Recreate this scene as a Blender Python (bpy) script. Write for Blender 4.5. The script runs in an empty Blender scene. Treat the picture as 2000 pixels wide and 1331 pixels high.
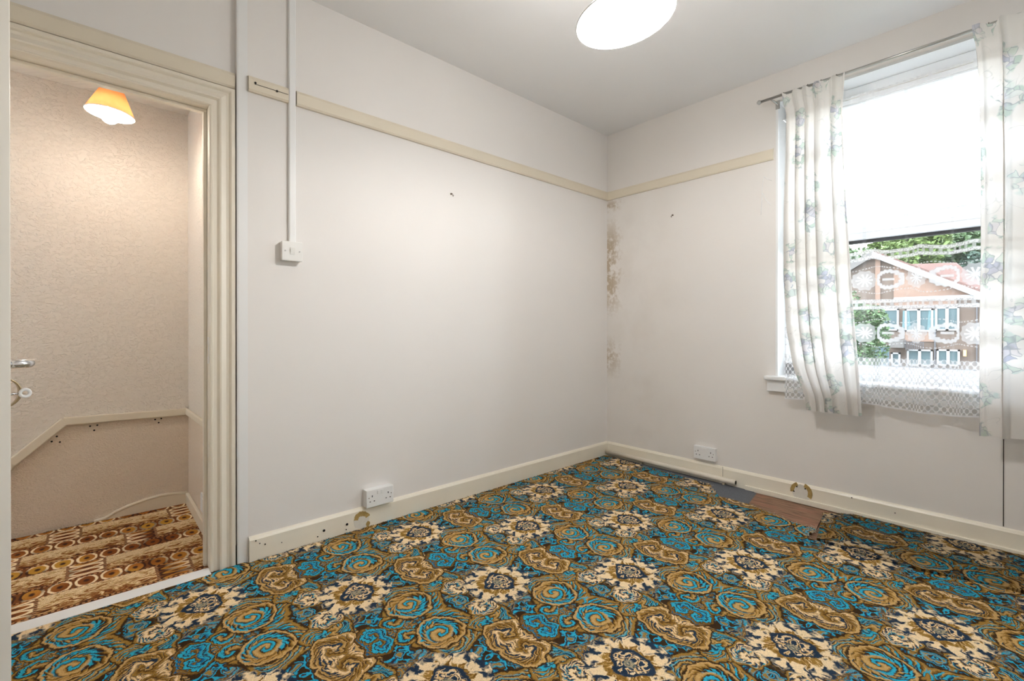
import bpy, bmesh, math, random
from mathutils import Vector, Matrix, noise as mnoise
random.seed(7)
PI = math.pi
scene = bpy.context.scene
COL = scene.collection

# ------------------------------------------------------------------ camera
FPX, YAW, PITCH, SHIFT = 908.69, math.radians(47.856), math.radians(0.119), -21.44
CAM = Vector((-3.0233, -2.2218, 1.0))
FW = Vector((math.cos(YAW)*math.cos(PITCH), math.sin(YAW)*math.cos(PITCH), -math.sin(PITCH)))
RT = Vector((math.sin(YAW), -math.cos(YAW), 0.0))
UP = RT.cross(FW)
cd = bpy.data.cameras.new('camera')
cam = bpy.data.objects.new('camera', cd); COL.objects.link(cam)
cam.matrix_world = Matrix(((RT.x, UP.x, -FW.x, CAM.x), (RT.y, UP.y, -FW.y, CAM.y), (RT.z, UP.z, -FW.z, CAM.z), (0, 0, 0, 1)))
cd.sensor_width = 36.0; cd.sensor_fit = 'HORIZONTAL'
cd.lens = 36.0*FPX/2000.0
cd.shift_y = SHIFT/2000.0
cd.clip_start = 0.02; cd.clip_end = 400
scene.camera = cam

# ------------------------------------------------------------------ light and exposure
SKY_STRENGTH, SUN_STRENGTH, PENDANT_E, LANDING_E = 12.5, .5, 840.0, 185.0
vs = scene.view_settings
scene.display_settings.display_device = 'sRGB'
vs.view_transform = 'Standard'; vs.look = 'None'; vs.gamma = 1.0; vs.use_curve_mapping = False
vs.exposure = 0.32
world = bpy.data.worlds.new('sky'); scene.world = world; world.use_nodes = True
wn = world.node_tree.nodes; wl = world.node_tree.links
for n in list(wn): wn.remove(n)
wo = wn.new('ShaderNodeOutputWorld'); wb = wn.new('ShaderNodeBackground')
wt = wn.new('ShaderNodeTexCoord'); wz = wn.new('ShaderNodeTexNoise'); wr = wn.new('ShaderNodeValToRGB')
wz.inputs['Scale'].default_value = 3.0; wz.inputs['Detail'].default_value = 4
wr.color_ramp.elements[0].position = .38; wr.color_ramp.elements[0].color = (.62, .76, 1.0, 1)
wr.color_ramp.elements[1].position = .55; wr.color_ramp.elements[1].color = (.95, .97, 1.0, 1)
wl.new(wt.outputs['Generated'], wz.inputs['Vector']); wl.new(wz.outputs['Fac'], wr.inputs['Fac'])
wl.new(wr.outputs['Color'], wb.inputs['Color']); wb.inputs['Strength'].default_value = SKY_STRENGTH
wl.new(wb.outputs[0], wo.inputs['Surface'])
sl = bpy.data.lights.new('sun', 'SUN'); sl.energy = SUN_STRENGTH; sl.angle = math.radians(1.0); sl.color = (1, .95, .86)
so = bpy.data.objects.new('sun', sl); COL.objects.link(so)
so.rotation_euler = Vector((-.55, -.35, .76)).to_track_quat('Z', 'Y').to_euler()
so.location = (-6, -4, 12)

# ------------------------------------------------------------------ pixel helpers (photo pixel -> point on a known plane)
def pray(px, py):
    return FW + RT*((px-1000)/FPX) - UP*((py-665.5-SHIFT)/FPX)
def onp(px, py, ax, val):
    d = pray(px, py); t = (val-CAM[ax])/d[ax]
    return CAM + d*t
def fl(px, py, z=0.0):
    p = onp(px, py, 2, z); return (p.x, p.y)

# ------------------------------------------------------------------ node expression helpers
class X:
    def __init__(s, t, v): s.t = t; s.v = v
    def _b(s, op, o, c=None): return mth(s.t, op, s, o, c)
    def __add__(s, o): return s._b('ADD', o)
    __radd__ = __add__
    def __mul__(s, o): return s._b('MULTIPLY', o)
    __rmul__ = __mul__
    def __sub__(s, o): return s._b('SUBTRACT', o)
    def __rsub__(s, o): return mth(s.t, 'SUBTRACT', o, s)
    def __truediv__(s, o): return s._b('DIVIDE', o)
    def __neg__(s): return s._b('MULTIPLY', -1.0)
def put(t, sock, v):
    if isinstance(v, X): t.links.new(v.v, sock)
    else: sock.default_value = v
def mth(t, op, a, b=None, c=None, clamp=False):
    n = t.nodes.new('ShaderNodeMath'); n.operation = op; n.use_clamp = clamp
    put(t, n.inputs[0], a)
    if b is not None: put(t, n.inputs[1], b)
    if c is not None: put(t, n.inputs[2], c)
    return X(t, n.outputs[0])
def xsin(a): return mth(a.t, 'SINE', a)
def xcos(a): return mth(a.t, 'COSINE', a)
def xabs(a): return mth(a.t, 'ABSOLUTE', a)
def xrnd(a): return mth(a.t, 'ROUND', a)
def xflr(a): return mth(a.t, 'FLOOR', a)
def xfrac(a): return mth(a.t, 'FRACT', a)
def xsqrt(a): return mth(a.t, 'SQRT', a)
def xmin(a, b): return mth(a.t, 'MINIMUM', a, b)
def xmax(a, b): return mth(a.t, 'MAXIMUM', a, b)
def xpow(a, b): return mth(a.t, 'POWER', a, b)
def xat(y, x): return mth(y.t, 'ARCTAN2', y, x)
def less(a, thr, soft):                     # 1 where a < thr
    return mth(a.t, 'MULTIPLY_ADD', (a - thr), -1.0/soft, .5, clamp=True)
def more(a, thr, soft): return mth(a.t, 'MULTIPLY_ADD', (a - thr), 1.0/soft, .5, clamp=True)
def hyp(x, y): return xsqrt(x*x + y*y)
def cmix(t, f, a, b):
    n = t.nodes.new('ShaderNodeMix'); n.data_type = 'RGBA'
    put(t, n.inputs['Factor'], f)
    for s, v in ((n.inputs[6], a), (n.inputs[7], b)):
        if isinstance(v, X): t.links.new(v.v, s)
        else: s.default_value = (*v, 1)
    return X(t, n.outputs[2])
def ramp(t, f, stops, interp='LINEAR'):
    n = t.nodes.new('ShaderNodeValToRGB'); n.color_ramp.interpolation = interp
    e = n.color_ramp.elements
    while len(e) < len(stops): e.new(.5)
    for k, (p, c) in enumerate(stops): e[k].position = p; e[k].color = (*c, 1)
    put(t, n.inputs[0], f); return X(t, n.outputs[0])
def vec(t, x, y, z=0.0):
    n = t.nodes.new('ShaderNodeCombineXYZ')
    for k, v in enumerate((x, y, z)): put(t, n.inputs[k], v)
    return X(t, n.outputs[0])
def nz(t, v, scale, detail=2.0, rough=.5, dist=0.0, color=False):
    n = t.nodes.new('ShaderNodeTexNoise'); n.inputs['Scale'].default_value = scale
    n.inputs['Detail'].default_value = detail; n.inputs['Roughness'].default_value = rough
    n.inputs['Distortion'].default_value = dist
    if v is not None: t.links.new(v.v, n.inputs['Vector'])
    return X(t, n.outputs['Color' if color else 'Fac'])
def vor(t, v, scale, out='Distance', feat='F1', rnd=1.0):
    n = t.nodes.new('ShaderNodeTexVoronoi'); n.feature = feat
    n.inputs['Scale'].default_value = scale; n.inputs['Randomness'].default_value = rnd
    if v is not None: t.links.new(v.v, n.inputs['Vector'])
    return X(t, n.outputs[out])
def sep(t, v):
    n = t.nodes.new('ShaderNodeSeparateXYZ'); t.links.new(v.v, n.inputs[0])
    return [X(t, n.outputs[k]) for k in range(3)]
def pos(t):
    n = t.nodes.new('ShaderNodeNewGeometry'); return X(t, n.outputs['Position'])
def uvn(t):
    n = t.nodes.new('ShaderNodeTexCoord'); return X(t, n.outputs['UV'])
MATS = {}
def newmat(name):
    m = bpy.data.materials.new(name); m.use_nodes = True; MATS[name] = m
    t = m.node_tree; b = t.nodes['Principled BSDF']
    return m, t, b
def bump(t, b, h, strength=.2, dist=.01):
    n = t.nodes.new('ShaderNodeBump'); n.inputs['Strength'].default_value = strength; n.inputs['Distance'].default_value = dist
    t.links.new(h.v, n.inputs['Height']); t.links.new(n.outputs[0], b.inputs['Normal'])
def plain(name, col, rough=.5, metal=0.0, var=.06, nscale=6.0, bstr=0.0, bscale=60.0, spec=.5, emit=None, estr=0):
    m, t, b = newmat(name)
    p = pos(t)
    f = nz(t, p, nscale, 3)
    c = cmix(t, f, tuple(v*(1-var) for v in col), tuple(min(1, v*(1+var)) for v in col))
    t.links.new(c.v, b.inputs['Base Color'])
    b.inputs['Roughness'].default_value = rough; b.inputs['Metallic'].default_value = metal
    b.inputs['Specular IOR Level'].default_value = spec
    if bstr: bump(t, b, nz(t, p, bscale, 3), bstr, .004)
    if emit: b.inputs['Emission Color'].default_value = (*emit, 1); b.inputs['Emission Strength'].default_value = estr
    return m

# ------------------------------------------------------------------ materials
plain('ceiling_paint', (.86, .855, .85), .85, var=.015, nscale=1.5, bstr=.08, bscale=25)
plain('wall_paint', (.83, .80, .768), .7, var=.02, nscale=2.2, bstr=.06, bscale=40)
plain('trim_white', (.84, .84, .83), .35, var=.015)
plain('baseboard_paint', (.88, .82, .69), .35, var=.035, nscale=9, bstr=.05, bscale=35)
plain('rail_paint', (.76, .685, .55), .35, var=.03, nscale=9)
plain('cream_gloss', (.81, .745, .63), .32, var=.035, nscale=9, bstr=.05, bscale=35)
plain('door_paint', (.80, .76, .68), .4, var=.03, nscale=9)
plain('white_plastic', (.86, .86, .85), .35, var=.01)
plain('switch_plastic', (.84, .83, .80), .4, var=.01)
plain('dark_hole', (.012, .011, .01), .8, var=.0)
plain('upvc', (.86, .87, .88), .3, var=.01)
plain('gasket', (.012, .012, .014), .6, var=0)
plain('chrome', (.72, .73, .75), .18, 1.0, var=.02)
plain('rod_metal', (.50, .50, .48), .28, .9, var=.04)
plain('brass_aged', (.50, .40, .24), .35, .7, var=.1, nscale=60)
plain('bare_plaster', (.73, .70, .63), .85, var=.08, nscale=60)
plain('rust_residue', (.42, .29, .10), .85, var=.35, nscale=90, bstr=.4, bscale=200)
plain('underlay', (.13, .14, .16), .95, var=.35, nscale=160, bstr=.5, bscale=300)
plain('fray_light', (.52, .47, .36), .95, var=.3, nscale=80)
plain('fray_dark', (.13, .10, .05), .95, var=.5, nscale=80)
plain('cord_white', (.8, .8, .78), .5, var=.01)
plain('shadow_gap', (.03, .022, .016), .9, var=.2)
plain('hook_metal', (.14, .10, .07), .5, .6, var=.1)
plain('landing_cream', (.80, .72, .58), .4, var=.03)

def wall_b_mat():
    m, t, b = newmat('wall_paint_stained')
    p = pos(t); x, y, z = sep(t, p)
    f = nz(t, p, 2.2, 3)
    base = cmix(t, f, (.795, .76, .72), (.825, .79, .75))
    # damp stains climbing beside the corner
    n1 = nz(t, p, 9, 6, .65); n2 = nz(t, p, 38, 4, .6)
    near = less(xabs(y + .03), .085, .13)
    zmask = xmax(less(xabs(z - 1.48), .30, .22), less(xabs(z - .78), .10, .16)*.8)
    zmask = xmax(zmask, less(xabs(z - 1.96), .03, .05))
    st = more(n1*.6 + n2*.4 + near*.13, .60, .10)*near*zmask
    c = cmix(t, st*.75, base, (.40, .29, .16))
    grime = more(nz(t, p, 3.5, 4), .56, .2)*less(xabs(y + .25), .25, .4)*less(z, 1.9, .5)
    c = cmix(t, grime*.16, c, (.5, .42, .33))
    t.links.new(c.v, b.inputs['Base Color']); b.inputs['Roughness'].default_value = .7
    bump(t, b, nz(t, p, 40, 3) + st*.8, .1, .004)
wall_b_mat()

def landing_wall_mat():
    m, t, b = newmat('woodchip_paper')
    p = pos(t); x, y, z = sep(t, p)
    pa, pb = onp(22, 905, 1, .985), onp(126, 823, 1, .985)
    sl_ = (pb.z - pa.z)/(pb.x - pa.x)
    low = less(z - xmin((x - pb.x)*sl_, 0.0), pb.z, .01)
    base = cmix(t, nz(t, p, 3, 3), (.80, .73, .645), (.84, .775, .69))
    base = cmix(t, low, base, (.82, .70, .57))
    t.links.new(base.v, b.inputs['Base Color']); b.inputs['Roughness'].default_value = .5
    u = x + y
    wob = nz(t, p, 45, 2)
    chips = more(nz(t, vec(t, u*52.0, z*80.0), 1.0, 2, .5, 1.2), .58, .18)
    waves = more(nz(t, vec(t, u*48.0, z*100.0), 1.0, 1, .5, 2.2), .52, .25)
    h = chips*(1.0 - low) + waves*low*.9 + wob*.2
    bump(t, b, h, .60, .0045)
landing_wall_mat()

A_, B_ = .44, .597                     # carpet repeat: columns .44 m apart, .597 m along each, every other one shifted by half
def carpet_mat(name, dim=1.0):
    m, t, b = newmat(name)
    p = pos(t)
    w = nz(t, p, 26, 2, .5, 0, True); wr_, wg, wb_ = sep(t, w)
    f2 = nz(t, p, 170, 1, .5, 0, True); fr, fg, fb = sep(t, f2)
    x0, y0, _ = sep(t, p)
    x = x0 + (wr_ - .5)*.026 + (fr - .5)*.008
    y = y0 + (wg - .5)*.026 + (fg - .5)*.008
    def fold(cx):
        dx = x + .97; dy = y + .245
        i = xrnd((dx - cx)*(1/A_))
        dx = dx - i*A_; dy = dy - i*(B_/2)
        dy = dy - xrnd(dy*(1/B_))*B_
        return dx, xabs(dy)
    navy, teal, blue = (.014, .028, .052), (.022, .32, .46), (.010, .14, .31)
    dbrown, brown, gold, tan, cream = (.034, .017, .006), (.13, .062, .011), (.27, .150, .030), (.46, .285, .105), (.70, .545, .335)
    grey = (.20, .32, .28)
    dx, v = fold(0.0); ex, ev = fold(-.16); gx, gv = fold(.13)
    # ground: swirling leafwork that repeats with the design
    q = vec(t, gx, gv, .3)
    n1 = nz(t, q, 21, .6, .5, 1.5)
    n2 = nz(t, q, 34, .4, .5, .5)
    n3 = nz(t, q, 9, 0.0)
    g1 = ramp(t, n1, [(0, navy), (.33, navy), (.37, gold), (.41, tan), (.43, dbrown), (.46, gold), (.485, teal), (.505, navy), (.53, brown), (.56, gold), (.585, dbrown), (.61, tan), (.64, navy), (.69, teal)])
    g2 = ramp(t, n2, [(0, dbrown), (.40, dbrown), (.425, navy), (.445, teal), (.50, teal), (.53, blue), (.55, navy), (.575, dbrown), (.61, brown), (.63, navy), (.65, teal), (.72, gold)])
    bl = less(hyp(gx - .205, (gv - .275)*.9), .105, .03)
    bl2 = less(hyp(gx - .175, (gv - .02)*.7), .080, .03)
    bl3 = less(hyp(dx - .0, gv - .205), .060, .03)
    col = cmix(t, xmax(xmax(bl, bl2), xmax(bl3, more(n3, .58, .05))), g1, g2)
    w3 = nz(t, vec(t, gx, gv, 7.0), 34, 1, .5, .8, True); k1, k2, k3 = sep(t, w3)
    def polar(fx, fv, cx, cv):
        a = fx - cx; c = fv - cv
        return hyp(a, c), xat(c, a)
    def scroll(col, fx, fv, cx, cv, R, turns, sgn, ph, stops, edge, lob=9.0, lobe=.05, feather=.16):
        r, th = polar(fx + (k1 - .5)*.016, fv + (k2 - .5)*.016, cx, cv)
        tt = r*(1/R) + xsin(th*lob)*lobe
        s = th*(sgn/(2*PI)) + tt*turns + ph + 4.0
        teeth = (xfrac(th*2.2 + r*38.0) - .5)*feather
        c = ramp(t, xfrac(s + teeth*more(tt, .45, .15)), stops)
        c = cmix(t, more(tt, .88, .05), c, edge)
        c = cmix(t, more(tt, .985, .04), c, dbrown)
        return cmix(t, less(tt, 1.06, .05), col, c)
    GB = [(0, dbrown), (.06, brown), (.18, gold), (.34, tan), (.42, gold), (.50, dbrown), (.57, navy), (.64, teal), (.80, teal), (.86, navy), (.94, dbrown)]
    CB = [(0, navy), (.08, gold), (.16, cream), (.40, cream), (.46, tan), (.52, navy), (.60, navy), (.66, teal), (.74, tan), (.84, cream), (.93, navy)]
    BB = [(0, dbrown), (.10, navy), (.18, teal), (.38, teal), (.44, dbrown), (.54, brown), (.64, gold), (.70, navy), (.80, blue), (.92, teal)]
    LF = [(0, navy), (.10, tan), (.20, cream), (.32, tan), (.38, navy), (.50, navy), (.56, gold), (.66, tan), (.72, dbrown), (.80, brown), (.92, gold)]
    AC = [(0, navy), (.10, teal), (.19, teal), (.24, dbrown), (.32, brown), (.40, gold), (.52, tan), (.58, gold), (.64, dbrown), (.70, navy), (.78, grey), (.86, teal), (.93, navy)]
    # acanthus sprays, long leaf, C scroll, twin bud, small scroll, great scroll
    col = scroll(col, gx, gv, .135, .185, .118, 1.2, -1, .5, AC, gold, 4, .12, .5)
    col = scroll(col, ex, ev, -.165, .165, .080, 1.0, 1, .2, AC, gold, 5, .10, .55)
    col = scroll(col, ex, ev, -.180, .252, .076, 1.35, 1, .1, LF, tan, 4, .08, .30)
    col = scroll(col, ex, ev, -.140, .080, .058, 1.1, -1, .35, CB, gold, 6, .06, .30)
    col = scroll(col, dx, v, -.068, .272, .052, 1.3, -1, .2, BB, brown, 5, .06)
    col = scroll(col, dx, v, .020, .247, .044, 1.1, 1, .6, GB, gold, 3, .06)
    col = scroll(col, gx, gv, .112, .200, .082, 1.3, -1, .0, GB, tan, 3, .05, .30)
    r, th = polar(gx + (k1 - .5)*.012, gv + (k2 - .5)*.012, .106, .196)
    s = xfrac(th*(-1/(2*PI)) + r*(1.25/.05) + 4.2)
    col = cmix(t, less(r, .044, .006), col, ramp(t, s, [(0, dbrown), (.08, gold), (.25, tan), (.45, tan), (.55, gold), (.62, navy), (.74, teal), (.9, teal), (.96, dbrown)]))
    # medallion: fringes of curling cream lobes round a gold ring and a clover cartouche
    w2 = nz(t, vec(t, dx, v, 5.0), 40, .6, .5, .3, True); h1, h2, h3 = sep(t, w2)
    r0, th0 = polar(dx, v, .0, .0)
    mx = dx + (h1 - .5)*.046; my = v + (h2 - .5)*.046
    r, th = polar(mx, my, .0, .0)
    def lobes(rad, N, size, ph, stretch=1.0):
        ka = xfrac(th*(N/(2*PI)) + ph + 20.0) - .5
        return less(hyp(ka*(2*PI*rad/N), (r - rad)*stretch), size, .006)
    col = cmix(t, less(r - xcos(th0*3.0)*.008, .128, .006), col, navy)
    col = cmix(t, lobes(.115, 13.0, .0165, .0), col, cream)
    col = cmix(t, lobes(.117, 13.0, .0062, .15, .6), col, navy)
    col = cmix(t, lobes(.094, 12.0, .0160, .40, .8), col, cream)
    col = cmix(t, lobes(.102, 12.0, .0100, .90, .55), col, navy)
    gr = r - xcos(th*13.0 + 1.0)*.007 - xcos(th*29.0)*.003
    col = cmix(t, less(gr, .088, .005), col, cream)
    streak = ramp(t, nz(t, vec(t, th*3.5, r*12.0), 2.6, 1), [(.38, brown), (.48, gold), (.55, gold), (.59, tan), (.64, cream)])
    col = cmix(t, less(gr, .082, .005), col, streak)
    cr = r0*(1.0 - xcos(th0*4.0)*.08 - xcos(th0)*.14 + xcos(th0*3.0)*.14) + (h3 - .5)*.014
    col = cmix(t, less(cr, .060, .004), col, navy)
    inner = ramp(t, nz(t, vec(t, dx, v, 1.7), 56, .3, .5, .4), [(.39, navy), (.42, cream), (.52, tan), (.55, navy), (.60, navy), (.63, cream)])
    col = cmix(t, less(cr, .047, .004), col, inner)
    col = cmix(t, less(r0, .018, .006)*.6, col, (.10, .13, .12))
    # pile: each tuft a little lighter or darker, worn patches
    tuft = nz(t, p, 330, 2, .7)
    wear = nz(t, p, 1.3, 2)
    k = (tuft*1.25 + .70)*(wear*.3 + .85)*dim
    mm = t.nodes.new('ShaderNodeVectorMath'); mm.operation = 'SCALE'
    t.links.new(col.v, mm.inputs[0]); t.links.new(k.v, mm.inputs['Scale'])
    t.links.new(mm.outputs[0], b.inputs['Base Color'])
    b.inputs['Roughness'].default_value = .95; b.inputs['Specular IOR Level'].default_value = .1
    bump(t, b, nz(t, p, 260, 2, .7), .8, .006)
    return m
carpet_mat('carpet_blue_gold')
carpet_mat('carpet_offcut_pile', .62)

def landing_carpet_mat():
    m, t, b = newmat('carpet_brown_patchwork')
    p = pos(t); x0, y0, _ = sep(t, p)
    w = nz(t, p, 60, 2, .5, 0, True); wr_, wg, _b = sep(t, w)
    x = x0 + (wr_ - .5)*.008; y = y0 + (wg - .5)*.008
    P_ = .24
    rowf = (y + .035)*(1/P_); row = xflr(rowf); v = (rowf - row)*P_
    colf = (x + row*.27 + 6.05)*(1/.46); cl = xflr(colf); u = (colf - cl)*.46
    dk, rust, orange, ochre, cream = (.05, .020, .012), (.20, .058, .014), (.38, .14, .026), (.46, .23, .035), (.78, .62, .39)
    n = nz(t, vec(t, x*1.0, y*2.0), 13, 3, .6, 3.0)
    vy = v*(1/P_)
    pan = ramp(t, n*.95 + (vy - .35)*.40 - .17, [(.24, dk), (.32, rust), (.39, (.30, .15, .05)), (.45, (.50, .33, .14)), (.50, cream), (.53, (.38, .22, .09)), (.57, cream), (.62, (.48, .32, .15)), (.68, cream)])
    tone = ramp(t, nz(t, p, 3.2, 1), [(.40, rust), (.52, orange), (.62, ochre)])
    line = ramp(t, nz(t, p, 4.1, 1), [(.42, dk), (.52, cream), (.62, cream)], 'LINEAR')
    def chain(a, c, half, per):
        k = xfrac(a*(1/per)) - .5
        e = hyp(k*per, c*(per*.42/half))
        ring = less(xabs(e - per*.40), .0042, .003)
        core = less(e, per*.12, .006)
        cc = cmix(t, less(e, per*.40, .004), (.16, .052, .016), tone)
        cc = cmix(t, core, cc, dk)
        cc = cmix(t, ring, cc, line)
        edge = less(xabs(xabs(c) - half), .006, .004)
        dash = more(xfrac(a*(1/.016)), .45, .1)
        ed = cmix(t, dash, dk, (.40, .20, .09))
        return cmix(t, edge, cc, ed)
    hb = chain(x, v - .047, .047, .075)
    vb = chain(y, u - .062, .058, .046)
    c = cmix(t, less(u, .124, .004), pan, vb)
    c = cmix(t, less(v, .096, .004), c, hb)
    tuft = nz(t, p, 330, 2, .7); k = tuft*1.1 + .65
    mm = t.nodes.new('ShaderNodeVectorMath'); mm.operation = 'SCALE'
    t.links.new(c.v, mm.inputs[0]); t.links.new(k.v, mm.inputs['Scale'])
    t.links.new(mm.outputs[0], b.inputs['Base Color'])
    b.inputs['Roughness'].default_value = .95; b.inputs['Specular IOR Level'].default_value = .1
    bump(t, b, nz(t, p, 260, 2, .7), .6, .005)
landing_carpet_mat()

def board_mat():
    m, t, b = newmat('floor_board_wood')
    p = pos(t); x, y, z = sep(t, p)
    g = nz(t, vec(t, x*14.0, y*1.6, z), 6, 5, .6, .6)
    c = ramp(t, g, [(.3, (.12, .065, .038)), (.5, (.26, .145, .085)), (.7, (.36, .21, .13))])
    red = more(nz(t, vec(t, x*5.0, y*1.5), 3, 4, .6) + less(y, -1.15, .4)*-.05, .52, .08)
    c = cmix(t, red*.4, c, (.38, .16, .10))
    t.links.new(c.v, b.inputs['Base Color']); b.inputs['Roughness'].default_value = .75
    bump(t, b, g, .3, .004)
board_mat()

def glass_mat():
    m, t, b = newmat('window_glass')
    o = t.nodes['Material Output']
    tr = t.nodes.new('ShaderNodeBsdfTransparent'); tr.inputs[0].default_value = (.97, .985, .98, 1)
    gl = t.nodes.new('ShaderNodeBsdfGlossy'); gl.inputs['Roughness'].default_value = .02
    fn = t.nodes.new('ShaderNodeFresnel'); fn.inputs[0].default_value = 1.25
    mx = t.nodes.new('ShaderNodeMixShader')
    t.links.new(fn.outputs[0], mx.inputs[0]); t.links.new(tr.outputs[0], mx.inputs[1]); t.links.new(gl.outputs[0], mx.inputs[2])
    t.links.new(mx.outputs[0], o.inputs[0]); t.nodes.remove(b)
glass_mat()

def cloth_shader(t, colsock, trans=.4, alpha=None):
    o = t.nodes['Material Output']; t.nodes.remove(t.nodes['Principled BSDF'])
    d = t.nodes.new('ShaderNodeBsdfDiffuse'); r = t.nodes.new('ShaderNodeBsdfTranslucent')
    for n in (d, r):
        if isinstance(colsock, X): t.links.new(colsock.v, n.inputs['Color'])
        else: n.inputs['Color'].default_value = (*colsock, 1)
    mx = t.nodes.new('ShaderNodeMixShader'); mx.inputs[0].default_value = trans
    t.links.new(d.outputs[0], mx.inputs[1]); t.links.new(r.outputs[0], mx.inputs[2])
    out = mx.outputs[0]
    if alpha is not None:
        tr = t.nodes.new('ShaderNodeBsdfTransparent'); m2 = t.nodes.new('ShaderNodeMixShader')
        t.links.new(alpha.v, m2.inputs[0]); t.links.new(tr.outputs[0], m2.inputs[1]); t.links.new(out, m2.inputs[2])
        out = m2.outputs[0]
    t.links.new(out, o.inputs[0])

def floral_mat():
    m, t, b = newmat('floral_curtain_cotton')
    uv = uvn(t); u, v, _ = sep(t, uv)
    base = (.82, .79, .75)
    PX, PY = .30, .36
    col = None
    def sprays(col, ox, oy, seed, R):
        rw = xflr((v + oy)*(1/PY)); fy = ((v + oy)*(1/PY) - rw - .5)*PY
        uu = u + ox + rw*.11
        fx = (xfrac(uu*(1/PX)) - .5)*PX
        n = nz(t, uv, 11 + seed, 2, .6); n3 = nz(t, uv, 26, 1)
        d = hyp(fx*.95, fy*.8) + (n - .5)*.11 + (n3 - .5)*.05
        inside = less(d, R, .012)
        wv = nz(t, uv, 30, 1, .5, 0, True); wa, wb2, wc2 = sep(t, wv)
        uq = vec(t, u + (wa - .5)*.034, v + (wb2 - .5)*.034)
        de = vor(t, uq, 34 + seed, 'Distance', 'DISTANCE_TO_EDGE', .9)
        cc = vor(t, uq, 34 + seed, 'Color', 'F1', .9); ca, cb_, cg = sep(t, cc)
        green = ramp(t, ca, [(0, (.47, .58, .50)), (.4, (.60, .68, .60)), (.7, (.74, .76, .69)), (1, (.55, .66, .62))])
        mauve = ramp(t, ca, [(0, (.42, .44, .54)), (.4, (.60, .59, .64)), (.7, (.72, .68, .68)), (1, (.52, .56, .66))])
        flower = less(hyp(fx*1.0 + .01, fy) + (n3 - .5)*.05, R*.62, .012)
        c = cmix(t, flower, green, mauve)
        c = cmix(t, less(de, .05, .07)*.75, c, (.30, .33, .36))
        c = cmix(t, more(cb_, .74, .04)*.9, c, base)
        return cmix(t, inside*.85, col, c)
    weave = nz(t, uv, 6, 2)
    col = cmix(t, weave, (.80, .77, .73), (.84, .81, .77))
    # thin stems
    st = less(xabs(nz(t, uv, 9, 1, .5, 1.5) - .5), .006, .008)*more(nz(t, uv, 5, 1), .54, .03)
    col = cmix(t, st*.35, col, (.45, .47, .44))
    col = sprays(col, .0, .0, 0, .070)
    col = sprays(col, .16, .19, 3, .045)
    cloth_shader(t, col, .27)
floral_mat()
plain('net_tape', (.82, .82, .82), .8)

ZB = {k: onp(1780, py, 0, -.07).z for k, py in dict(garland=489, med1=543, band=593, med2=651, honey=702).items()}
ZU = [onp(1720, py, 0, -.07).z for py in (272, 381)]
def net_mat():
    m, t, b = newmat('lace_net')
    uv = uvn(t); y, z, _ = sep(t, uv)          # uv = (metres across, height)
    wob = (nz(t, uv, 14, 2) - .5)*.012
    zz = z + wob
    PER = .112
    yf = y*(1/PER); cell = xflr(yf); c = (yf - cell - .5)*PER
    odd = xabs(mth(t, 'MODULO', cell, 2.0))
    def medal(z0, a, holes=False):
        d = zz - z0
        r = hyp(c, d); th = xat(d, c)
        disc = less(r - xcos(th*10.0)*.003, .050, .004)
        star = less(r - xabs(xcos(th*5.0))*.024, .006, .004)
        petals = more(xabs(xcos(th*5.0)), .72, .15)*less(r, .034, .004)*more(r, .008, .003)
        flower = xmax(disc*.52, xmax(star, petals)*.98)
        lens = hyp(c*.80, d)
        ring = less(xabs(lens - .040 - xcos(th*14.0)*.002), .0085, .005)*.88
        bar = less(xabs(d), .006, .004)*less(xabs(c), .024, .004)*.8
        even = xmax(ring, bar)
        mm = flower*odd + even*(1.0 - odd)
        scal = less(xabs(xabs(d) - .060 - xcos(y*(2*PI/(PER*2)))*.010), .003, .002)*more(xfrac(y*85.0), .4, .2)*.55
        return xmax(a, xmax(mm, scal))
    def garland(z0, a, amp, per):
        k = zz - z0 - xabs(xsin(y*(PI/per)))*amp
        rope = less(xabs(xabs(k) - .016), .0085, .005)*(.55 + more(nz(t, uv, 130, 1), .45, .1)*.4)
        mid = less(xabs(k), .012, .004)*more(xfrac(y*38.0), .55, .2)*.5
        return xmax(a, xmax(rope, mid))
    a = nz(t, vec(t, y*14.0, z*.35), 1.0, 2)*.07 + .0
    stripe = less(xabs(xfrac(y*5.6 + .32) - .5), .035, .02)*.08
    a = a + stripe
    for z0 in (ZB['med1'], ZB['med2'], ZU[0], ZU[1]): a = medal(z0, a)
    a = garland(ZB['garland'], a, -.012, .21)
    a = garland(ZB['band'], a, .0, .3)
    # honeycomb border along the bottom
    hx = y*(2*PI/.021); hz = z*(2*PI/.035)
    h = xabs(xcos(hx*.5)*xcos(hz*.5) ) + 0.0
    h2 = xabs(xsin(hx*.5)*xsin(hz*.5))
    hole = xmax(h, h2)
    mesh = less(hole, .58, .14)*.60 + .34
    lowh = less(z, ZB['honey'], .006)
    a = a*(1.0 - lowh) + mesh*lowh
    rowholes = less(xabs(zz - .715), .010, .005) + less(xabs(zz - .655), .009, .004)
    slot = more(xabs(xcos(y*(PI/.034))), .62, .12)
    a = mth(t, 'SUBTRACT', a, rowholes*slot*lowh*.75, clamp=True)
    hem = xmax(less(z, .612, .004), more(z, 2.175, .01))
    a = xmax(a, hem*.85)
    a = mth(t, 'MINIMUM', a, 1.0, clamp=True)
    cloth_shader(t, (.80, .81, .83), .13, a)
net_mat()

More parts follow.
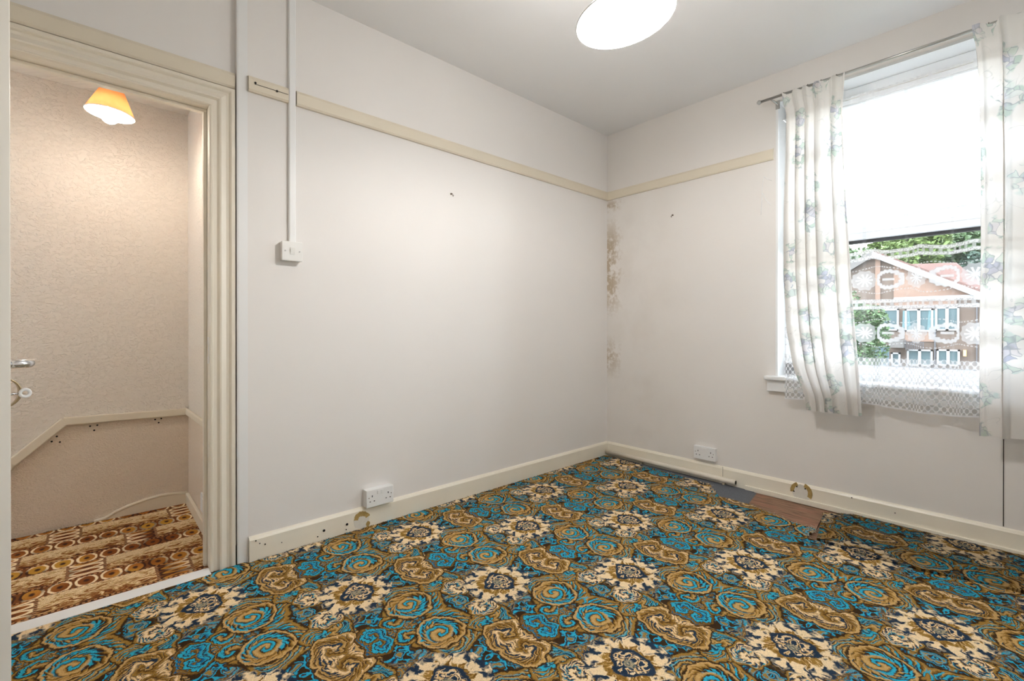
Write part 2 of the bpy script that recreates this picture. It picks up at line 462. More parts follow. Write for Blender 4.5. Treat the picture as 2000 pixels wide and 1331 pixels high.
def shade_mat(name, col, trans, weave):
    m, t, b = newmat(name)
    p = pos(t)
    c = cmix(t, nz(t, p, 30, 2), tuple(v*.97 for v in col), col)
    a = nz(t, p, 700, 1)*.1 + (.95 - weave)      # open weave: part of the light passes straight through
    cloth_shader(t, c, trans, a)
shade_mat('lampshade_white', (.94, .93, .91), .60, .58)
shade_mat('lampshade_peach', (.86, .52, .26), .34, .02)
def emit(name, col, s):
    m, t, b = newmat(name)
    b.inputs['Base Color'].default_value = (*col, 1)
    b.inputs['Emission Color'].default_value = (*col, 1); b.inputs['Emission Strength'].default_value = s
emit('bulb_pendant', (1.0, .97, .94), PENDANT_E)
emit('bulb_landing', (1.0, .88, .76), LANDING_E)

def brick_mat(name, c1, c2, mortar, scale):
    m, t, b = newmat(name)
    p = pos(t); x, y, z = sep(t, p)
    br = t.nodes.new('ShaderNodeTexBrick'); v = vec(t, y + x, z, 0.0)
    t.links.new(v.v, br.inputs['Vector'])
    br.inputs['Color1'].default_value = (*c1, 1); br.inputs['Color2'].default_value = (*c2, 1); br.inputs['Mortar'].default_value = (*mortar, 1)
    br.inputs['Scale'].default_value = scale; br.inputs['Mortar Size'].default_value = .012
    br.inputs['Brick Width'].default_value = .45; br.inputs['Row Height'].default_value = .15
    c = cmix(t, nz(t, p, 1.1, 3)*.4, X(t, br.outputs['Color']), (.9*c1[0], .8*c1[1], .75*c1[2]))
    t.links.new(c.v, b.inputs['Base Color']); b.inputs['Roughness'].default_value = .9
brick_mat('brick_brown', (.062, .043, .030), (.050, .034, .025), (.07, .057, .047), 2.0)
brick_mat('tile_pink', (.125, .080, .058), (.110, .070, .050), (.085, .056, .040), 2.4)
brick_mat('roof_tile_red', (.065, .034, .026), (.052, .028, .022), (.10, .05, .04), 1.6)
plain('roof_dark', (.06, .055, .05), .8, var=.2)
plain('board_white', (.20, .20, .20), .5)
plain('pane_teal', (.015, .036, .04), .6, var=.3, nscale=.8)
plain('curtain_teal', (.045, .085, .09), .8, var=.2, nscale=1.4)
plain('grass', (.10, .105, .08), .95, var=.3)
plain('foliage_light', (.055, .088, .014), .7, var=.45, nscale=.9)
plain('foliage_mid', (.024, .052, .011), .7, var=.45, nscale=.9)
plain('foliage_dark', (.012, .033, .018), .7, var=.4, nscale=.9)
plain('bark', (.08, .06, .045), .9, var=.2)
plain('fence_blue', (.045, .08, .10), .8, var=.2)
plain('lamp_amber', (.5, .28, .08), .4)
plain('iron', (.05, .05, .055), .5, .5)

# ------------------------------------------------------------------ mesh helpers
ORG = {}
def tag(o, label=None, cat=None, group=None, kind=None):
    if label: o['label'] = label
    if cat: o['category'] = cat
    if group: o['group'] = group
    if kind: o['kind'] = kind
    return o
def empty(name, loc, label, cat=None, group=None, kind=None):
    o = bpy.data.objects.new(name, None); COL.objects.link(o); o.location = loc
    o.empty_display_size = .05; ORG[o.name] = Vector(loc)
    return tag(o, label, cat, group, kind)
class MB:
    def __init__(s): s.v = []; s.f = []; s.uv = None
    def add(s, vs, fs):
        k = len(s.v); s.v += [tuple(v) for v in vs]; s.f += [tuple(i+k for i in f) for f in fs]; return s
    def box(s, x0, x1, y0, y1, z0, z1):
        x0, x1 = min(x0, x1), max(x0, x1); y0, y1 = min(y0, y1), max(y0, y1); z0, z1 = min(z0, z1), max(z0, z1)
        return s.add([(x0,y0,z0),(x1,y0,z0),(x1,y1,z0),(x0,y1,z0),(x0,y0,z1),(x1,y0,z1),(x1,y1,z1),(x0,y1,z1)],
                     [(0,3,2,1),(4,5,6,7),(0,1,5,4),(1,2,6,5),(2,3,7,6),(3,0,4,7)])
    def obox(s, c, ax, ay, az):                # oriented box: centre and three half-axes
        c = Vector(c); ax, ay, az = Vector(ax), Vector(ay), Vector(az)
        vs = [c+ax*i+ay*j+az*k for k in (-1, 1) for (i, j) in ((-1,-1),(1,-1),(1,1),(-1,1))]
        return s.add(vs, [(0,3,2,1),(4,5,6,7),(0,1,5,4),(1,2,6,5),(2,3,7,6),(3,0,4,7)])
    def tube(s, pts, r, n=12, cap=True):
        pts = [Vector(p) for p in pts]; rs = r if isinstance(r, (list, tuple)) else [r]*len(pts)
        k0 = len(s.v); prev = None
        for i, p in enumerate(pts):
            d = (pts[min(i+1, len(pts)-1)] - pts[max(i-1, 0)]).normalized()
            ref = Vector((0, 0, 1)) if abs(d.z) < .95 else Vector((1, 0, 0))
            a = d.cross(ref).normalized() if prev is None else (prev - d*prev.dot(d)).normalized()
            prev = a; b = d.cross(a)
            for k in range(n):
                th = 2*PI*k/n; s.v.append(tuple(p + a*math.cos(th)*rs[i] + b*math.sin(th)*rs[i]))
        for i in range(len(pts)-1):
            for k in range(n):
                a0 = k0+i*n+k; a1 = k0+i*n+(k+1) % n; s.f.append((a0, a1, a1+n, a0+n))
        if cap:
            s.f.append(tuple(k0+k for k in reversed(range(n)))); e = k0+(len(pts)-1)*n; s.f.append(tuple(e+k for k in range(n)))
        return s
    def lathe(s, prof, c, n=32, cap=(False, False), M=None):   # prof = [(r, z)]
        k0 = len(s.v); c = Vector(c)
        for r, z in prof:
            for k in range(n):
                th = 2*PI*k/n; q = Vector((r*math.cos(th), r*math.sin(th), z))
                if M: q = M @ q
                s.v.append(tuple(c+q))
        for i in range(len(prof)-1):
            for k in range(n):
                a0 = k0+i*n+k; a1 = k0+i*n+(k+1) % n; s.f.append((a0, a1, a1+n, a0+n))
        if cap[0]: s.f.append(tuple(k0+k for k in reversed(range(n))))
        if cap[1]: e = k0+(len(prof)-1)*n; s.f.append(tuple(e+k for k in range(n)))
        return s
    def extr(s, prof, f0, f1):                 # closed profile mapped by two functions to the two ends
        n = len(prof); k = len(s.v)
        s.v += [tuple(f0(*q)) for q in prof] + [tuple(f1(*q)) for q in prof]
        for i in range(n): j = (i+1) % n; s.f.append((k+i, k+j, k+n+j, k+n+i))
        s.f.append(tuple(k+i for i in reversed(range(n)))); s.f.append(tuple(k+n+i for i in range(n)))
        return s
    def sweep(s, prof, fs, closed=True):       # profile mapped through several stations
        n = len(prof); k = len(s.v)
        for f in fs: s.v += [tuple(f(*q)) for q in prof]
        m = n if closed else n-1
        for j in range(len(fs)-1):
            for i in range(m):
                a = k+j*n+i; b = k+j*n+(i+1) % n; s.f.append((a, b, b+n, a+n))
        if closed:
            s.f.append(tuple(k+i for i in reversed(range(n)))); e = k+(len(fs)-1)*n; s.f.append(tuple(e+i for i in range(n)))
        return s
    def build(s, name, mat, parent=None, smooth=False, bevel=0.0, label=None, cat=None, group=None, kind=None, uv=None, fix=True, solid=0.0):
        if parent is not None: o0 = ORG[parent.name]
        else:
            xs = [v[0] for v in s.v]; ys = [v[1] for v in s.v]; zs = [v[2] for v in s.v]
            o0 = Vector(((min(xs)+max(xs))/2, (min(ys)+max(ys))/2, min(zs)))
        me = bpy.data.meshes.new(name)
        me.from_pydata([tuple(Vector(v)-o0) for v in s.v], [], s.f); me.update()
        if fix:
            bm = bmesh.new(); bm.from_mesh(me); bmesh.ops.recalc_face_normals(bm, faces=bm.faces); bm.to_mesh(me); bm.free()
        if uv:
            lay = me.uv_layers.new(name='UVMap')
            for l in me.loops: lay.data[l.index].uv = uv[l.vertex_index]
        o = bpy.data.objects.new(name, me); COL.objects.link(o)
        me.materials.append(MATS[mat])
        if smooth:
            for pz in me.polygons: pz.use_smooth = True
        if parent is not None: o.parent = parent
        else: o.location = o0
        ORG[o.name] = o0.copy()
        if bevel:
            md = o.modifiers.new('bevel', 'BEVEL'); md.width = bevel; md.segments = 2; md.limit_method = 'ANGLE'; md.angle_limit = math.radians(40)
        if solid:
            md = o.modifiers.new('solidify', 'SOLIDIFY'); md.thickness = solid; md.offset = 0
        return tag(o, label, cat, group, kind)
def S(mb, name, mat, label, **k): return mb.build(name, mat, label=label, kind='structure', **k)

# ------------------------------------------------------------------ room shell
H = 2.52; XL, YF = -3.60, -2.68            # ceiling height, left wall, wall behind the camera
XE = -2.569                                # edge of the long wall beside the door
YD = .026                                  # face of the door wall, set back
JR, JL, ZT = -2.664, -3.424, 1.912         # door opening
LY, LX, LH = .985, -2.612, 2.215           # landing: back wall, side wall, ceiling
WY0, WY1, WZ0, WZ1 = -1.222, -2.36, .70, 2.352   # window opening

S(MB().box(XL-.1, .30, YF-.1, .11, -.12, -.004), 'floor', 'floor_board_wood', 'bare timber subfloor under the patterned carpet')
S(MB().box(XL-.1, .30, YF-.1, .11, H, H+.12), 'ceiling', 'ceiling_paint', 'plain white plaster ceiling of the room')
S(MB().box(XE, .30, 0, .11, -.004, H), 'wall_back', 'wall_paint', 'long off-white painted wall between door and corner')
wd = MB().box(JR+.02, XE, YD, .11, -.004, H).box(JL-.02, JR+.02, YD, .11, ZT+.02, H).box(XL, JL-.02, YD, .11, -.004, H)
S(wd, 'wall_door', 'wall_paint', 'off-white wall around and above the doorway')
wr2 = MB().box(0, .30, WY0, 0, -.004, H).box(0, .30, YF, WY1, -.004, H).box(0, .30, WY1, WY0, -.004, WZ0).box(0, .30, WY1, WY0, WZ1, H)
S(wr2, 'wall_right', 'wall_paint_stained', 'window wall with brown damp stains beside the corner')
S(MB().box(XL-.1, XL, YF, .11, -.004, H), 'wall_left', 'wall_paint', 'plain off-white wall on the door hinge side')
S(MB().box(XL-.1, .30, YF-.1, YF, -.004, H), 'wall_front', 'wall_paint', 'plain off-white wall behind the viewer')
wr_o = bpy.data.objects['wall_right']
for path in (((1493, 345), (1489, 362), (1488, 392), (1486, 420)), ((1493, 345), (1498, 350), (1507, 353)), ((1490, 378), (1497, 392), (1507, 402))):
    MB().tube([(-.0006, onp(px, py, 0, 0).y, onp(px, py, 0, 0).z) for px, py in path], .0016, 6).build('paper_tear', 'trim_white', wr_o, smooth=True)
# plaster edge bead beside the door, crack in the window wall
bead = MB().extr([(0, 0), (.040, 0), (.040, -.0018), (.006, -.0028), (.0, -.001)], lambda a, b: (XE+a, b, -.002), lambda a, b: (XE+a, b, H))
S(bead, 'trim_1', 'trim_white', 'smooth white upright strip at the wall edge beside the door frame', smooth=False)
S(MB().box(-.0012, .001, -2.1565, -2.1535, .115, .72), 'trim_2', 'shadow_gap', 'dark upright crack in the wall under the right curtain')

# picture rail
RB, RTP = 2.008, 2.076
RAIL = [(0, RB), (.012, RB), (.017, RB+.008), (.018, RB+.052), (.013, RTP-.004), (0, RTP)]
def rail_back(x0, x1, yf, name, label):
    return S(MB().extr(RAIL, lambda d, z: (x0, yf-d, z), lambda d, z: (x1, yf-d, z)), name, 'rail_paint', label)
rail_back(-2.334, .0, 0, 'trim_3', 'long cream picture rail across the white wall')
ts = rail_back(-2.527, -2.369, 0, 'trim_4', 'short cracked piece of picture rail between conduit and door')
MB().box(-2.505, -2.372, -.0186, -.017, 2.0405, 2.0425).build('split', 'shadow_gap', ts)
for hx, hz in ((-2.503, 2.046), (-2.418, 2.040)):
    MB().lathe([(.0045, 0), (.0045, .002)], (hx, -.0192, hz), 10, (True, True), Matrix.Rotation(PI/2, 3, 'X')).build('screw_hole', 'dark_hole', ts)
rail_back(XL, XE-.004, YD-.002, 'trim_5', 'cream picture rail running above the door frame')
S(MB().extr(RAIL, lambda d, z: (-d, -.012, z), lambda d, z: (-d, WY0+.012, z)), 'trim_6', 'rail_paint', 'cream picture rail on the window wall')

# baseboards
BT = .112
BB_ = [(0, 0), (.017, 0), (.017, BT-.014), (.010, BT-.004), (0, BT)]
b1 = S(MB().extr(BB_, lambda d, z: (-2.527, -d, z), lambda d, z: (0, -d, z)), 'baseboard_back', 'baseboard_paint', 'cream baseboard with old socket scar along the white wall')
b2 = S(MB().extr(BB_, lambda d, z: (-d, -.017, z), lambda d, z: (-d, YF, z)), 'baseboard_right', 'baseboard_paint', 'cream baseboard under the window')
MB().box(-.0285, -.015, -1.055, YF, .0, .030).build('plinth_strip', 'baseboard_paint', b2, bevel=.003)
MB().box(-.0182, -.016, -.9175, -.9165, .05, BT).build('joint', 'shadow_gap', b2)
def blob(cx, cz, pts, axis, off, name, mat, parent):
    mb = MB(); k = []
    for a, b in pts: k.append((cx+a, off, cz+b) if axis == 1 else (off, cx+a, cz+b))
    sgn = .0012
    v2 = [(p[0], p[1]+sgn, p[2]) if axis == 1 else (p[0]+sgn, p[1], p[2]) for p in k]
    n = len(k)
    mb.add(k+v2, [tuple(range(n)), tuple(reversed(range(n, 2*n)))] + [(i, (i+1) % n, n+(i+1) % n, n+i) for i in range(n)])
    return mb.build(name, mat, parent)
def disc_pts(rd, n, jit=.0, sx=1.0):
    return [(sx*math.cos(2*PI*i/n)*(rd+random.uniform(-jit, jit)), math.sin(2*PI*i/n)*(rd+random.uniform(-jit, jit))) for i in range(n)]
def ring_pts(r0, r1, a0, a1, n, jit=.0, sx=1.0):
    o = []
    for i in range(n+1):
        a = math.radians(a0+(a1-a0)*i/n); o.append((sx*math.cos(a)*(r1+random.uniform(-jit, jit)), math.sin(a)*(r1+random.uniform(-jit, jit))))
    for i in range(n, -1, -1):
        a = math.radians(a0+(a1-a0)*i/n); o.append((sx*math.cos(a)*(r0+random.uniform(-jit, jit)), math.sin(a)*(r0+random.uniform(-jit, jit))))
    return o
blob(-2.032, .048, disc_pts(.040, 24, .003), 1, -.0182, 'bare_patch', 'bare_plaster', b1)
blob(-2.032, .050, ring_pts(.022, .044, 20, 165, 16, .004), 1, -.0186, 'rust_stain', 'rust_residue', b1)
blob(-2.000, .024, disc_pts(.015, 12, .003, .7), 1, -.0186, 'rust_stain', 'rust_residue', b1)
for hx, hz, r in ((-2.216, .054, .006), (-2.106, .052, .006), (-2.245, .034, .003), (-2.11, .028, .003), (-2.503, .094, .003), (-2.488, .078, .0025), (-2.467, .068, .003), (-2.40, .055, .002)):
    MB().lathe([(r, 0), (r, .0015)], (hx, -.0182, hz), 10, (True, True), Matrix.Rotation(PI/2, 3, 'X')).build('nail_hole', 'dark_hole', b1)
blob(-1.362, .062, disc_pts(.047, 26, .001), 0, -.0190, 'filler_patch', 'bare_plaster', b2)
blob(-1.362, .066, ring_pts(.036, .056, 115, 190, 12, .001, -1), 0, -.0196, 'stripped_patch', 'rust_residue', b2)
blob(-1.362, .066, ring_pts(.034, .056, -30, 70, 14, .001, -1), 0, -.0196, 'stripped_patch', 'rust_residue', b2)
for hy, hz, r in ((-1.340, .092, .004), (-1.382, .090, .004), (-1.325, .062, .004), (-1.60, .098, .003), (-1.78, .07, .0025)):
    MB().lathe([(r, 0), (r, .0015)], (-.0204, hy, hz), 10, (True, True), Matrix.Rotation(PI/2, 3, 'Y')).build('nail_hole', 'dark_hole', b2)

# ------------------------------------------------------------------ door frame
fr = empty('trim_7', (JR, YD, 0), 'moulded cream door frame with architrave', kind='structure')
AP = [(0, .0), (0, .012), (.004, .017), (.009, .018), (.012, .014), (.026, .013), (.030, .017), (.034, .0215), (.040, .023), (.048, .019), (.058, .0145), (.068, .016), (.073, .022), (.077, .0245), (.088, .0245), (.0905, .021), (.0905, 0)]
def st(fx, fz): return lambda u, d: (fx(u), YD-d, fz(u))
MB().sweep(AP, [st(lambda u: JR+u, lambda u: .004), st(lambda u: JR+u, lambda u: ZT+u), st(lambda u: JL-u, lambda u: ZT+u), st(lambda u: JL-u, lambda u: .004)]).build('architrave', 'cream_gloss', fr)
ln = MB().box(JR, JR+.02, .0265, .112, .004, ZT+.02).box(JL-.02, JL, .0265, .112, .004, ZT+.02).box(JL, JR, .0265, .112, ZT, ZT+.02)
ln.build('jamb_lining', 'cream_gloss', fr, bevel=.002)
MB().box(JR-.013, JR, .068, .095, .006, ZT-.013).build('door_stop', 'cream_gloss', fr, bevel=.002)
MB().box(JL, JR, .068, .095, ZT-.013, ZT).build('door_stop', 'cream_gloss', fr, bevel=.002)
sp = MB().box(JR-.002, JR, .030, .056, .855, .965).build('strike_plate', 'white_plastic', fr, bevel=.001)
MB().box(JR-.0026, JR-.0015, .037, .049, .885, .935).build('latch_slot', 'cream_gloss', sp)
# gnawed gap at the foot of the frame
MB().box(XE-.0045, XE-.0008, .004, YD, .004, .085).build('gap', 'shadow_gap', fr)
S(MB().box(JL, JR, -.024, .046, -.002, .0125), 'trim_8', 'trim_white', 'bare pale threshold strip across the doorway', bevel=.004)

# ------------------------------------------------------------------ open door
U = Vector((.342, -.940, 0)).normalized(); NRM = Vector((.940, .342, 0)).normalized()
d_ = pray(21.5, 740); tipp = CAM + d_*1.04; tipp.z = 0
hinge = tipp - U*.745
dr = empty('door_1', hinge, 'painted cream door standing open at the left edge', kind='structure')
MB().obox(hinge+U*.3725-NRM*.020+Vector((0, 0, .962)), U*.3725, NRM*.020, Vector((0, 0, .945))).build('door_leaf', 'door_paint', dr, bevel=.002)
hp = hinge + U*.690
lz = .917
ro = MB().lathe([(.0, 0), (.024, 0), (.024, .006), (.020, .009), (.010, .010), (.0, .010)], hp+Vector((0, 0, lz)), 24, (False, False), NRM.to_track_quat('Z', 'Y').to_matrix()).build('handle_rose', 'chrome', dr, smooth=True)
pts = [hp+NRM*.004, hp+NRM*.030, hp+NRM*.042-U*.004, hp+NRM*.049-U*.014, hp+NRM*.051-U*.032, hp+NRM*.051-U*.075, hp+NRM*.051-U*.105]
MB().tube([p+Vector((0, 0, lz)) for p in pts], [.0095, .0095, .0100, .0105, .0105, .0095, .008], 16).build('lever_handle', 'chrome', dr, smooth=True)
kz = .850
es = MB()
prof = []
for i in range(13):                        # curved escutcheon cover hanging off the lock
    a = -1.25 + 2.5*i/12
    prof.append((a, .034*math.sin(a)))
for i, (a, dz) in enumerate(prof):
    off = NRM*(.004+.030*math.cos(a)); wdt = .011*(1-.5*abs(a)/1.25)
    for sx in (-1, 1): es.v.append(tuple(hp-U*.016+U*(wdt*sx)+off+Vector((0, 0, kz+dz))))
for i in range(12): es.f.append((2*i, 2*i+1, 2*i+3, 2*i+2))
es.build('escutcheon_cover', 'brass_aged', dr, smooth=True, solid=.0025)
MB().lathe([(0, 0), (.013, 0), (.013, .007), (.0, .008)], hp+Vector((0, 0, kz+.005)), 20, (False, False), NRM.to_track_quat('Z', 'Y').to_matrix()).build('escutcheon', 'brass_aged', dr, smooth=True)
kp = hp + U*.004 + Vector((0, 0, kz-.002))
key = empty('key', kp+NRM*.01, 'pale ring-bow key in the lock of the open door', 'key')
MB().tube([kp+NRM*.002, kp+NRM*.027], .0022, 10).build('shaft', 'chrome', key, smooth=True)
kc = kp+NRM*.037; ringp = []
rx = (NRM*.8+U*.6).normalized(); rx = NRM
for i in range(25):
    a = 2*PI*i/24; ringp.append(kc+rx*math.cos(a)*.0085+Vector((0, 0, 1))*math.sin(a)*.0085)
MB().tube(ringp, .0035, 10, cap=False).build('bow', 'white_plastic', key, smooth=True)

# ------------------------------------------------------------------ landing beyond the door
S(MB().box(-4.6, -2.5, .11, 1.1, -.12, -.004), 'floor_landing', 'floor_board_wood', 'timber landing floor under the brown carpet')
S(MB().box(-4.6, LX+.1, LY, LY+.1, -.004, LH), 'wall_landing_back', 'woodchip_paper', 'textured beige papered wall at the back of the landing')
S(MB().box(LX, LX+.1, .112, LY, -.004, LH), 'wall_landing_side', 'woodchip_paper', 'narrow textured papered side wall of the landing')
le = MB().box(-4.7, -4.6, .11, .40, -.004, LH).box(-4.7, -4.6, .80, LY+.1, -.004, LH).box(-4.7, -4.6, .40, .80, -.004, .95).box(-4.7, -4.6, .40, .80, 1.75, LH)
S(le, 'wall_landing_end', 'woodchip_paper', 'papered end wall of the landing with an opening for the added window')
w2_ = empty('window_added', (-4.65, .60, .95), 'added stair window out of view, letting daylight onto the landing', kind='structure')  # unseen window, added so daylight brightens the lower landing walls
MB().box(-4.69, -4.63, .40, .44, .95, 1.75).box(-4.69, -4.63, .76, .80, .95, 1.75).box(-4.69, -4.63, .44, .76, .95, .99).box(-4.69, -4.63, .44, .76, 1.71, 1.75).build('window_frame', 'upvc', w2_)
MB().box(-4.662, -4.658, .44, .76, .99, 1.71).build('pane', 'window_glass', w2_)
S(MB().box(-4.7, XL, .06, .11, -.004, LH), 'wall_landing_front', 'woodchip_paper', 'papered landing wall on the room side')
S(MB().box(-4.7, LX+.1, .11, LY+.1, LH, LH+.08), 'ceiling_landing', 'woodchip_paper', 'low papered landing ceiling')
lc = MB()
edge = []
for i in range(41):
    x = -4.55 + (LX+.004+4.55)*i/40; edge.append((x, LY-.012+random.uniform(-.006, .006)))
n = len(edge)
vs_ = [(x, y, .011) for x, y in edge] + [(x, .047, .011) for x, y in edge] + [(x, y, -.002) for x, y in edge] + [(x, .047, -.002) for x, y in edge]
fs_ = []
for i in range(n-1):
    fs_ += [(n+i, n+i+1, i+1, i), (i, i+1, 2*n+i+1, 2*n+i), (3*n+i, 3*n+i+1, n+i+1, n+i)]
lc.add(vs_, fs_).build('landing_carpet', 'carpet_brown_patchwork', label='brown and orange patchwork patterned carpet on the landing', cat='carpet')
# curved skirting and short side skirting
sk = []
for px, py in ((366, 964), (340, 965), (315, 969), (285, 977), (255, 988), (228, 1000), (205, 1014), (184, 1029)):
    q = onp(px, py, 1, LY-.02); sk.append((q.x, max(.012, q.z)))
poly = sk + [(sk[-1][0], .004), (sk[0][0], .004)]
sb = S(MB().extr(poly, lambda a, b: (a, LY-.018, b), lambda a, b: (a, LY, b)), 'baseboard_landing', 'landing_cream', 'curved cream skirting piece at the foot of the landing wall')
MB().tube([(a, LY-.012, b) for a, b in sk], .009, 8).build('bead', 'landing_cream', sb, smooth=True)
S(MB().box(LX-.016, LX, .13, LY-.018, .0, .07), 'baseboard_landing_side', 'landing_cream', 'short cream skirting on the landing side wall', bevel=.004)
# dado rail
d0 = onp(-60, 975, 1, LY); d1 = onp(22, 905, 1, LY); d2 = onp(126, 823, 1, LY); d3 = onp(364, 804, 1, LY)
dd = empty('dado_rail', (d2.x, LY, 0), 'cream rail rising along the landing wall and turning the corner', 'rail')
def strip(pts, w, dpt, nvec):
    mb = MB(); nv = Vector(nvec)
    for a, b in zip(pts[:-1], pts[1:]):
        d = (b-a).normalized(); up = Vector((0, 0, 1)) - d*d.z; up.normalize()
        mb.obox((a+b)/2 + nv*dpt/2, (b-a)/2 + d*.006, nv*dpt/2, up*w/2)
    return mb
strip([d0, d1, d2], .040, .020, (0, -1, 0)).build('sloping_rail', 'landing_cream', dd, bevel=.005)
strip([d2, d3+Vector((-.004, 0, 0))], .040, .020, (0, -1, 0)).build('level_rail', 'landing_cream', dd, bevel=.005)
s0 = Vector((LX, LY-.02, d3.z)); s1 = Vector((LX, .115, d3.z+.02))
strip([s0, s1], .034, .016, (-1, 0, 0)).build('side_rail', 'landing_cream', dd, bevel=.005)
hb_ = empty('screw_holes', (onp(183, 832, 1, LY).x, LY, .4), 'screw holes left by old handrail brackets under the rail', 'screw holes')
for g in (((101, 863), (111, 853), (117, 864)), ((176, 833), (190, 831), (184, 841)), ((303, 820), (315, 818), (310, 826))):
    for px, py in g:
        q = onp(px, py, 1, LY-.001)
        MB().lathe([(.0042, 0), (.0042, .0015)], (q.x, LY-.0002, q.z), 10, (True, True), Matrix.Rotation(PI/2, 3, 'X')).build('screw_hole', 'dark_hole', hb_)
# fittings on the landing side wall
q = onp(403, 537, 0, LX)
lsw = empty('landing_light_switch', (LX, q.y, q.z-.043), 'white light switch on the landing side wall', 'light switch')
MB().box(LX-.010, LX, q.y-.043, q.y+.043, q.z-.043, q.z+.043).build('faceplate', 'white_plastic', lsw, bevel=.002)
MB().box(LX-.0145, LX-.009, q.y-.008, q.y+.008, q.z-.014, q.z+.014).build('rocker', 'white_plastic', lsw, bevel=.001)
q = onp(401, 958, 0, LX)
lso = empty('landing_socket', (LX, q.y, .09), 'white wall socket low on the landing side wall', 'socket')
MB().box(LX-.010, LX, q.y-.073, q.y+.073, .10, .186).build('faceplate', 'white_plastic', lso, bevel=.002)
MB().box(LX-.012, LX-.009, q.y-.02, q.y+.02, .158, .172).build('rocker', 'white_plastic', lso, bevel=.001)

def pendant(name, c, rtop, rbot, hgt, ztop, shade, bulbmat, tilt, label, drop, bulb_r, bulb_z):
    # c = centre of the shade's lower rim
    root = empty(name, (c[0], c[1], ztop), label, 'pendant lamp')
    M = tilt
    MB().lathe([(0, 0), (.045, 0), (.045, -.012), (.030, -.022), (.0, -.024)], (c[0], c[1], ztop), 24).build('ceiling_rose', 'cord_white', root, smooth=True)
    ctr = Vector(c); top = ctr + M @ Vector((0, 0, hgt))
    MB().tube([(c[0], c[1], ztop-.02), tuple(ctr + M @ Vector((0, 0, hgt-.005)))], .0035, 8).build('cord', 'cord_white', root, smooth=True)
    sh = MB().lathe([(rbot, 0), (rbot+(rtop-rbot)*.5, hgt*.5), (rtop, hgt)], ctr, 64, M=M).build('lamp_shade', shade, root, smooth=True, solid=.0016)
    rp = [ctr + M @ Vector((rbot*math.cos(2*PI*k/64), rbot*math.sin(2*PI*k/64), 0)) for k in range(65)]
    MB().tube(rp, .0022, 6, cap=False).build('rim', 'cord_white', sh, smooth=True)
    sp_ = MB()
    for k in range(3):
        a = 2*PI*k/3+.4
        sp_.tube([ctr + M @ Vector((0, 0, hgt-.012)), ctr + M @ Vector((rtop*math.cos(a), rtop*math.sin(a), hgt-.002))], .0015, 6)
    sp_.build('spider_wires', 'cord_white', sh)
    MB().lathe([(.0, hgt), (.012, hgt), (.019, hgt-.02), (.019, bulb_z+bulb_r*1.25), (.0, bulb_z+bulb_r*1.25)], ctr, 20, M=M).build('lamp_holder', 'cord_white', root, smooth=True)
    pr = [(.013, bulb_z+bulb_r*1.28), (.016, bulb_z+bulb_r*1.1)]
    for k in range(1, 13):
        a = PI*.28 + (PI*.72)*k/12; pr.append((max(.0, bulb_r*math.sin(a)), bulb_z+bulb_r*math.cos(a)))
    MB().lathe(pr, ctr, 24, M=M).build('bulb', bulbmat, root, smooth=True)
    return root
pl_c = onp(215, 223, 1, .43)
pendant('landing_pendant_lamp', tuple(pl_c), .040, .084, .104, LH, 'lampshade_peach', 'bulb_landing',
        Matrix.Rotation(math.radians(4), 3, 'Y'), 'small peach conical pendant lamp with lit bulb on the landing', .1, .030, -.012)
pc = CAM + pray(1221, 37)*1.6
pendant('room_pendant_lamp', tuple(pc), .055, .168, .105, H, 'lampshade_white', 'bulb_pendant',
        Matrix.Rotation(math.radians(-8), 3, FW), 'white cone pendant lamp glowing under the room ceiling', .3, .032, .012)

# ------------------------------------------------------------------ fitted carpet
def fpoly(pts, z): return [(p[0], p[1], z) for p in pts]
CZ = .011
def jag(a, b, n, j):
    o = []
    for i in range(n):
        k = i/n; o.append((a[0]+(b[0]-a[0])*k+random.uniform(-j, j), a[1]+(b[1]-a[1])*k+random.uniform(-j, j)))
    return o
def carpet_obj(outline, name, mat, label, z=CZ, zb=.0045):
    bm = bmesh.new()
    vt = [bm.verts.new((x, y, z)) for x, y in outline]
    f = bm.faces.new(vt)
    ed = list(f.edges)
    r = bmesh.ops.extrude_edge_only(bm, edges=ed)
    for v in [g for g in r['geom'] if isinstance(g, bmesh.types.BMVert)]: v.co.z = zb
    bmesh.ops.triangulate(bm, faces=[f])
    bmesh.ops.recalc_face_normals(bm, faces=bm.faces)
    me = bpy.data.meshes.new(name); 
    cx = sum(p[0] for p in outline)/len(outline); cy = sum(p[1] for p in outline)/len(outline)
    for v in bm.verts: v.co.x -= cx; v.co.y -= cy
    bm.to_mesh(me); bm.free()
    o = bpy.data.objects.new(name, me); COL.objects.link(o); o.location = (cx, cy, 0); me.materials.append(MATS[mat])
    ORG[o.name] = Vector((cx, cy, 0))
    return tag(o, label, 'carpet')
e_corner = (-.040, -.019)
e1 = fl(1300, 922.5, CZ); e2 = fl(1386, 946, CZ); e3 = fl(1402, 969, CZ); e4 = fl(1466, 986, CZ); e5 = fl(1500, 1000, CZ); e6 = fl(1545, 1019, CZ); e7 = fl(1591, 1033, CZ)
e8 = fl(1575, 1050, CZ); e9 = fl(1645, 1072, CZ); e10 = fl(1700, 1090, CZ); e11 = fl(1820, 1121, CZ); e12 = fl(1995, 1157, CZ)
yE = YF+.003
main = []
main += jag((JL, -.025), (JR+.02, -.025), 20, .002)
main += jag((JR+.03, -.012), (XE, -.006), 4, .002)
main += jag((XE, -.004), (-2.53, -.006), 3, .001)
main += jag((-2.525, -.021), e_corner, 120, .003)
main += jag((-.040, -.03), e1, 26, .004) + jag(e1, e2, 12, .006) + jag(e2, e3, 5, .006) + jag(e3, e4, 10, .006) + jag(e4, e5, 5, .006) + jag(e5, e6, 6, .005) + jag(e6, e7, 6, .004)
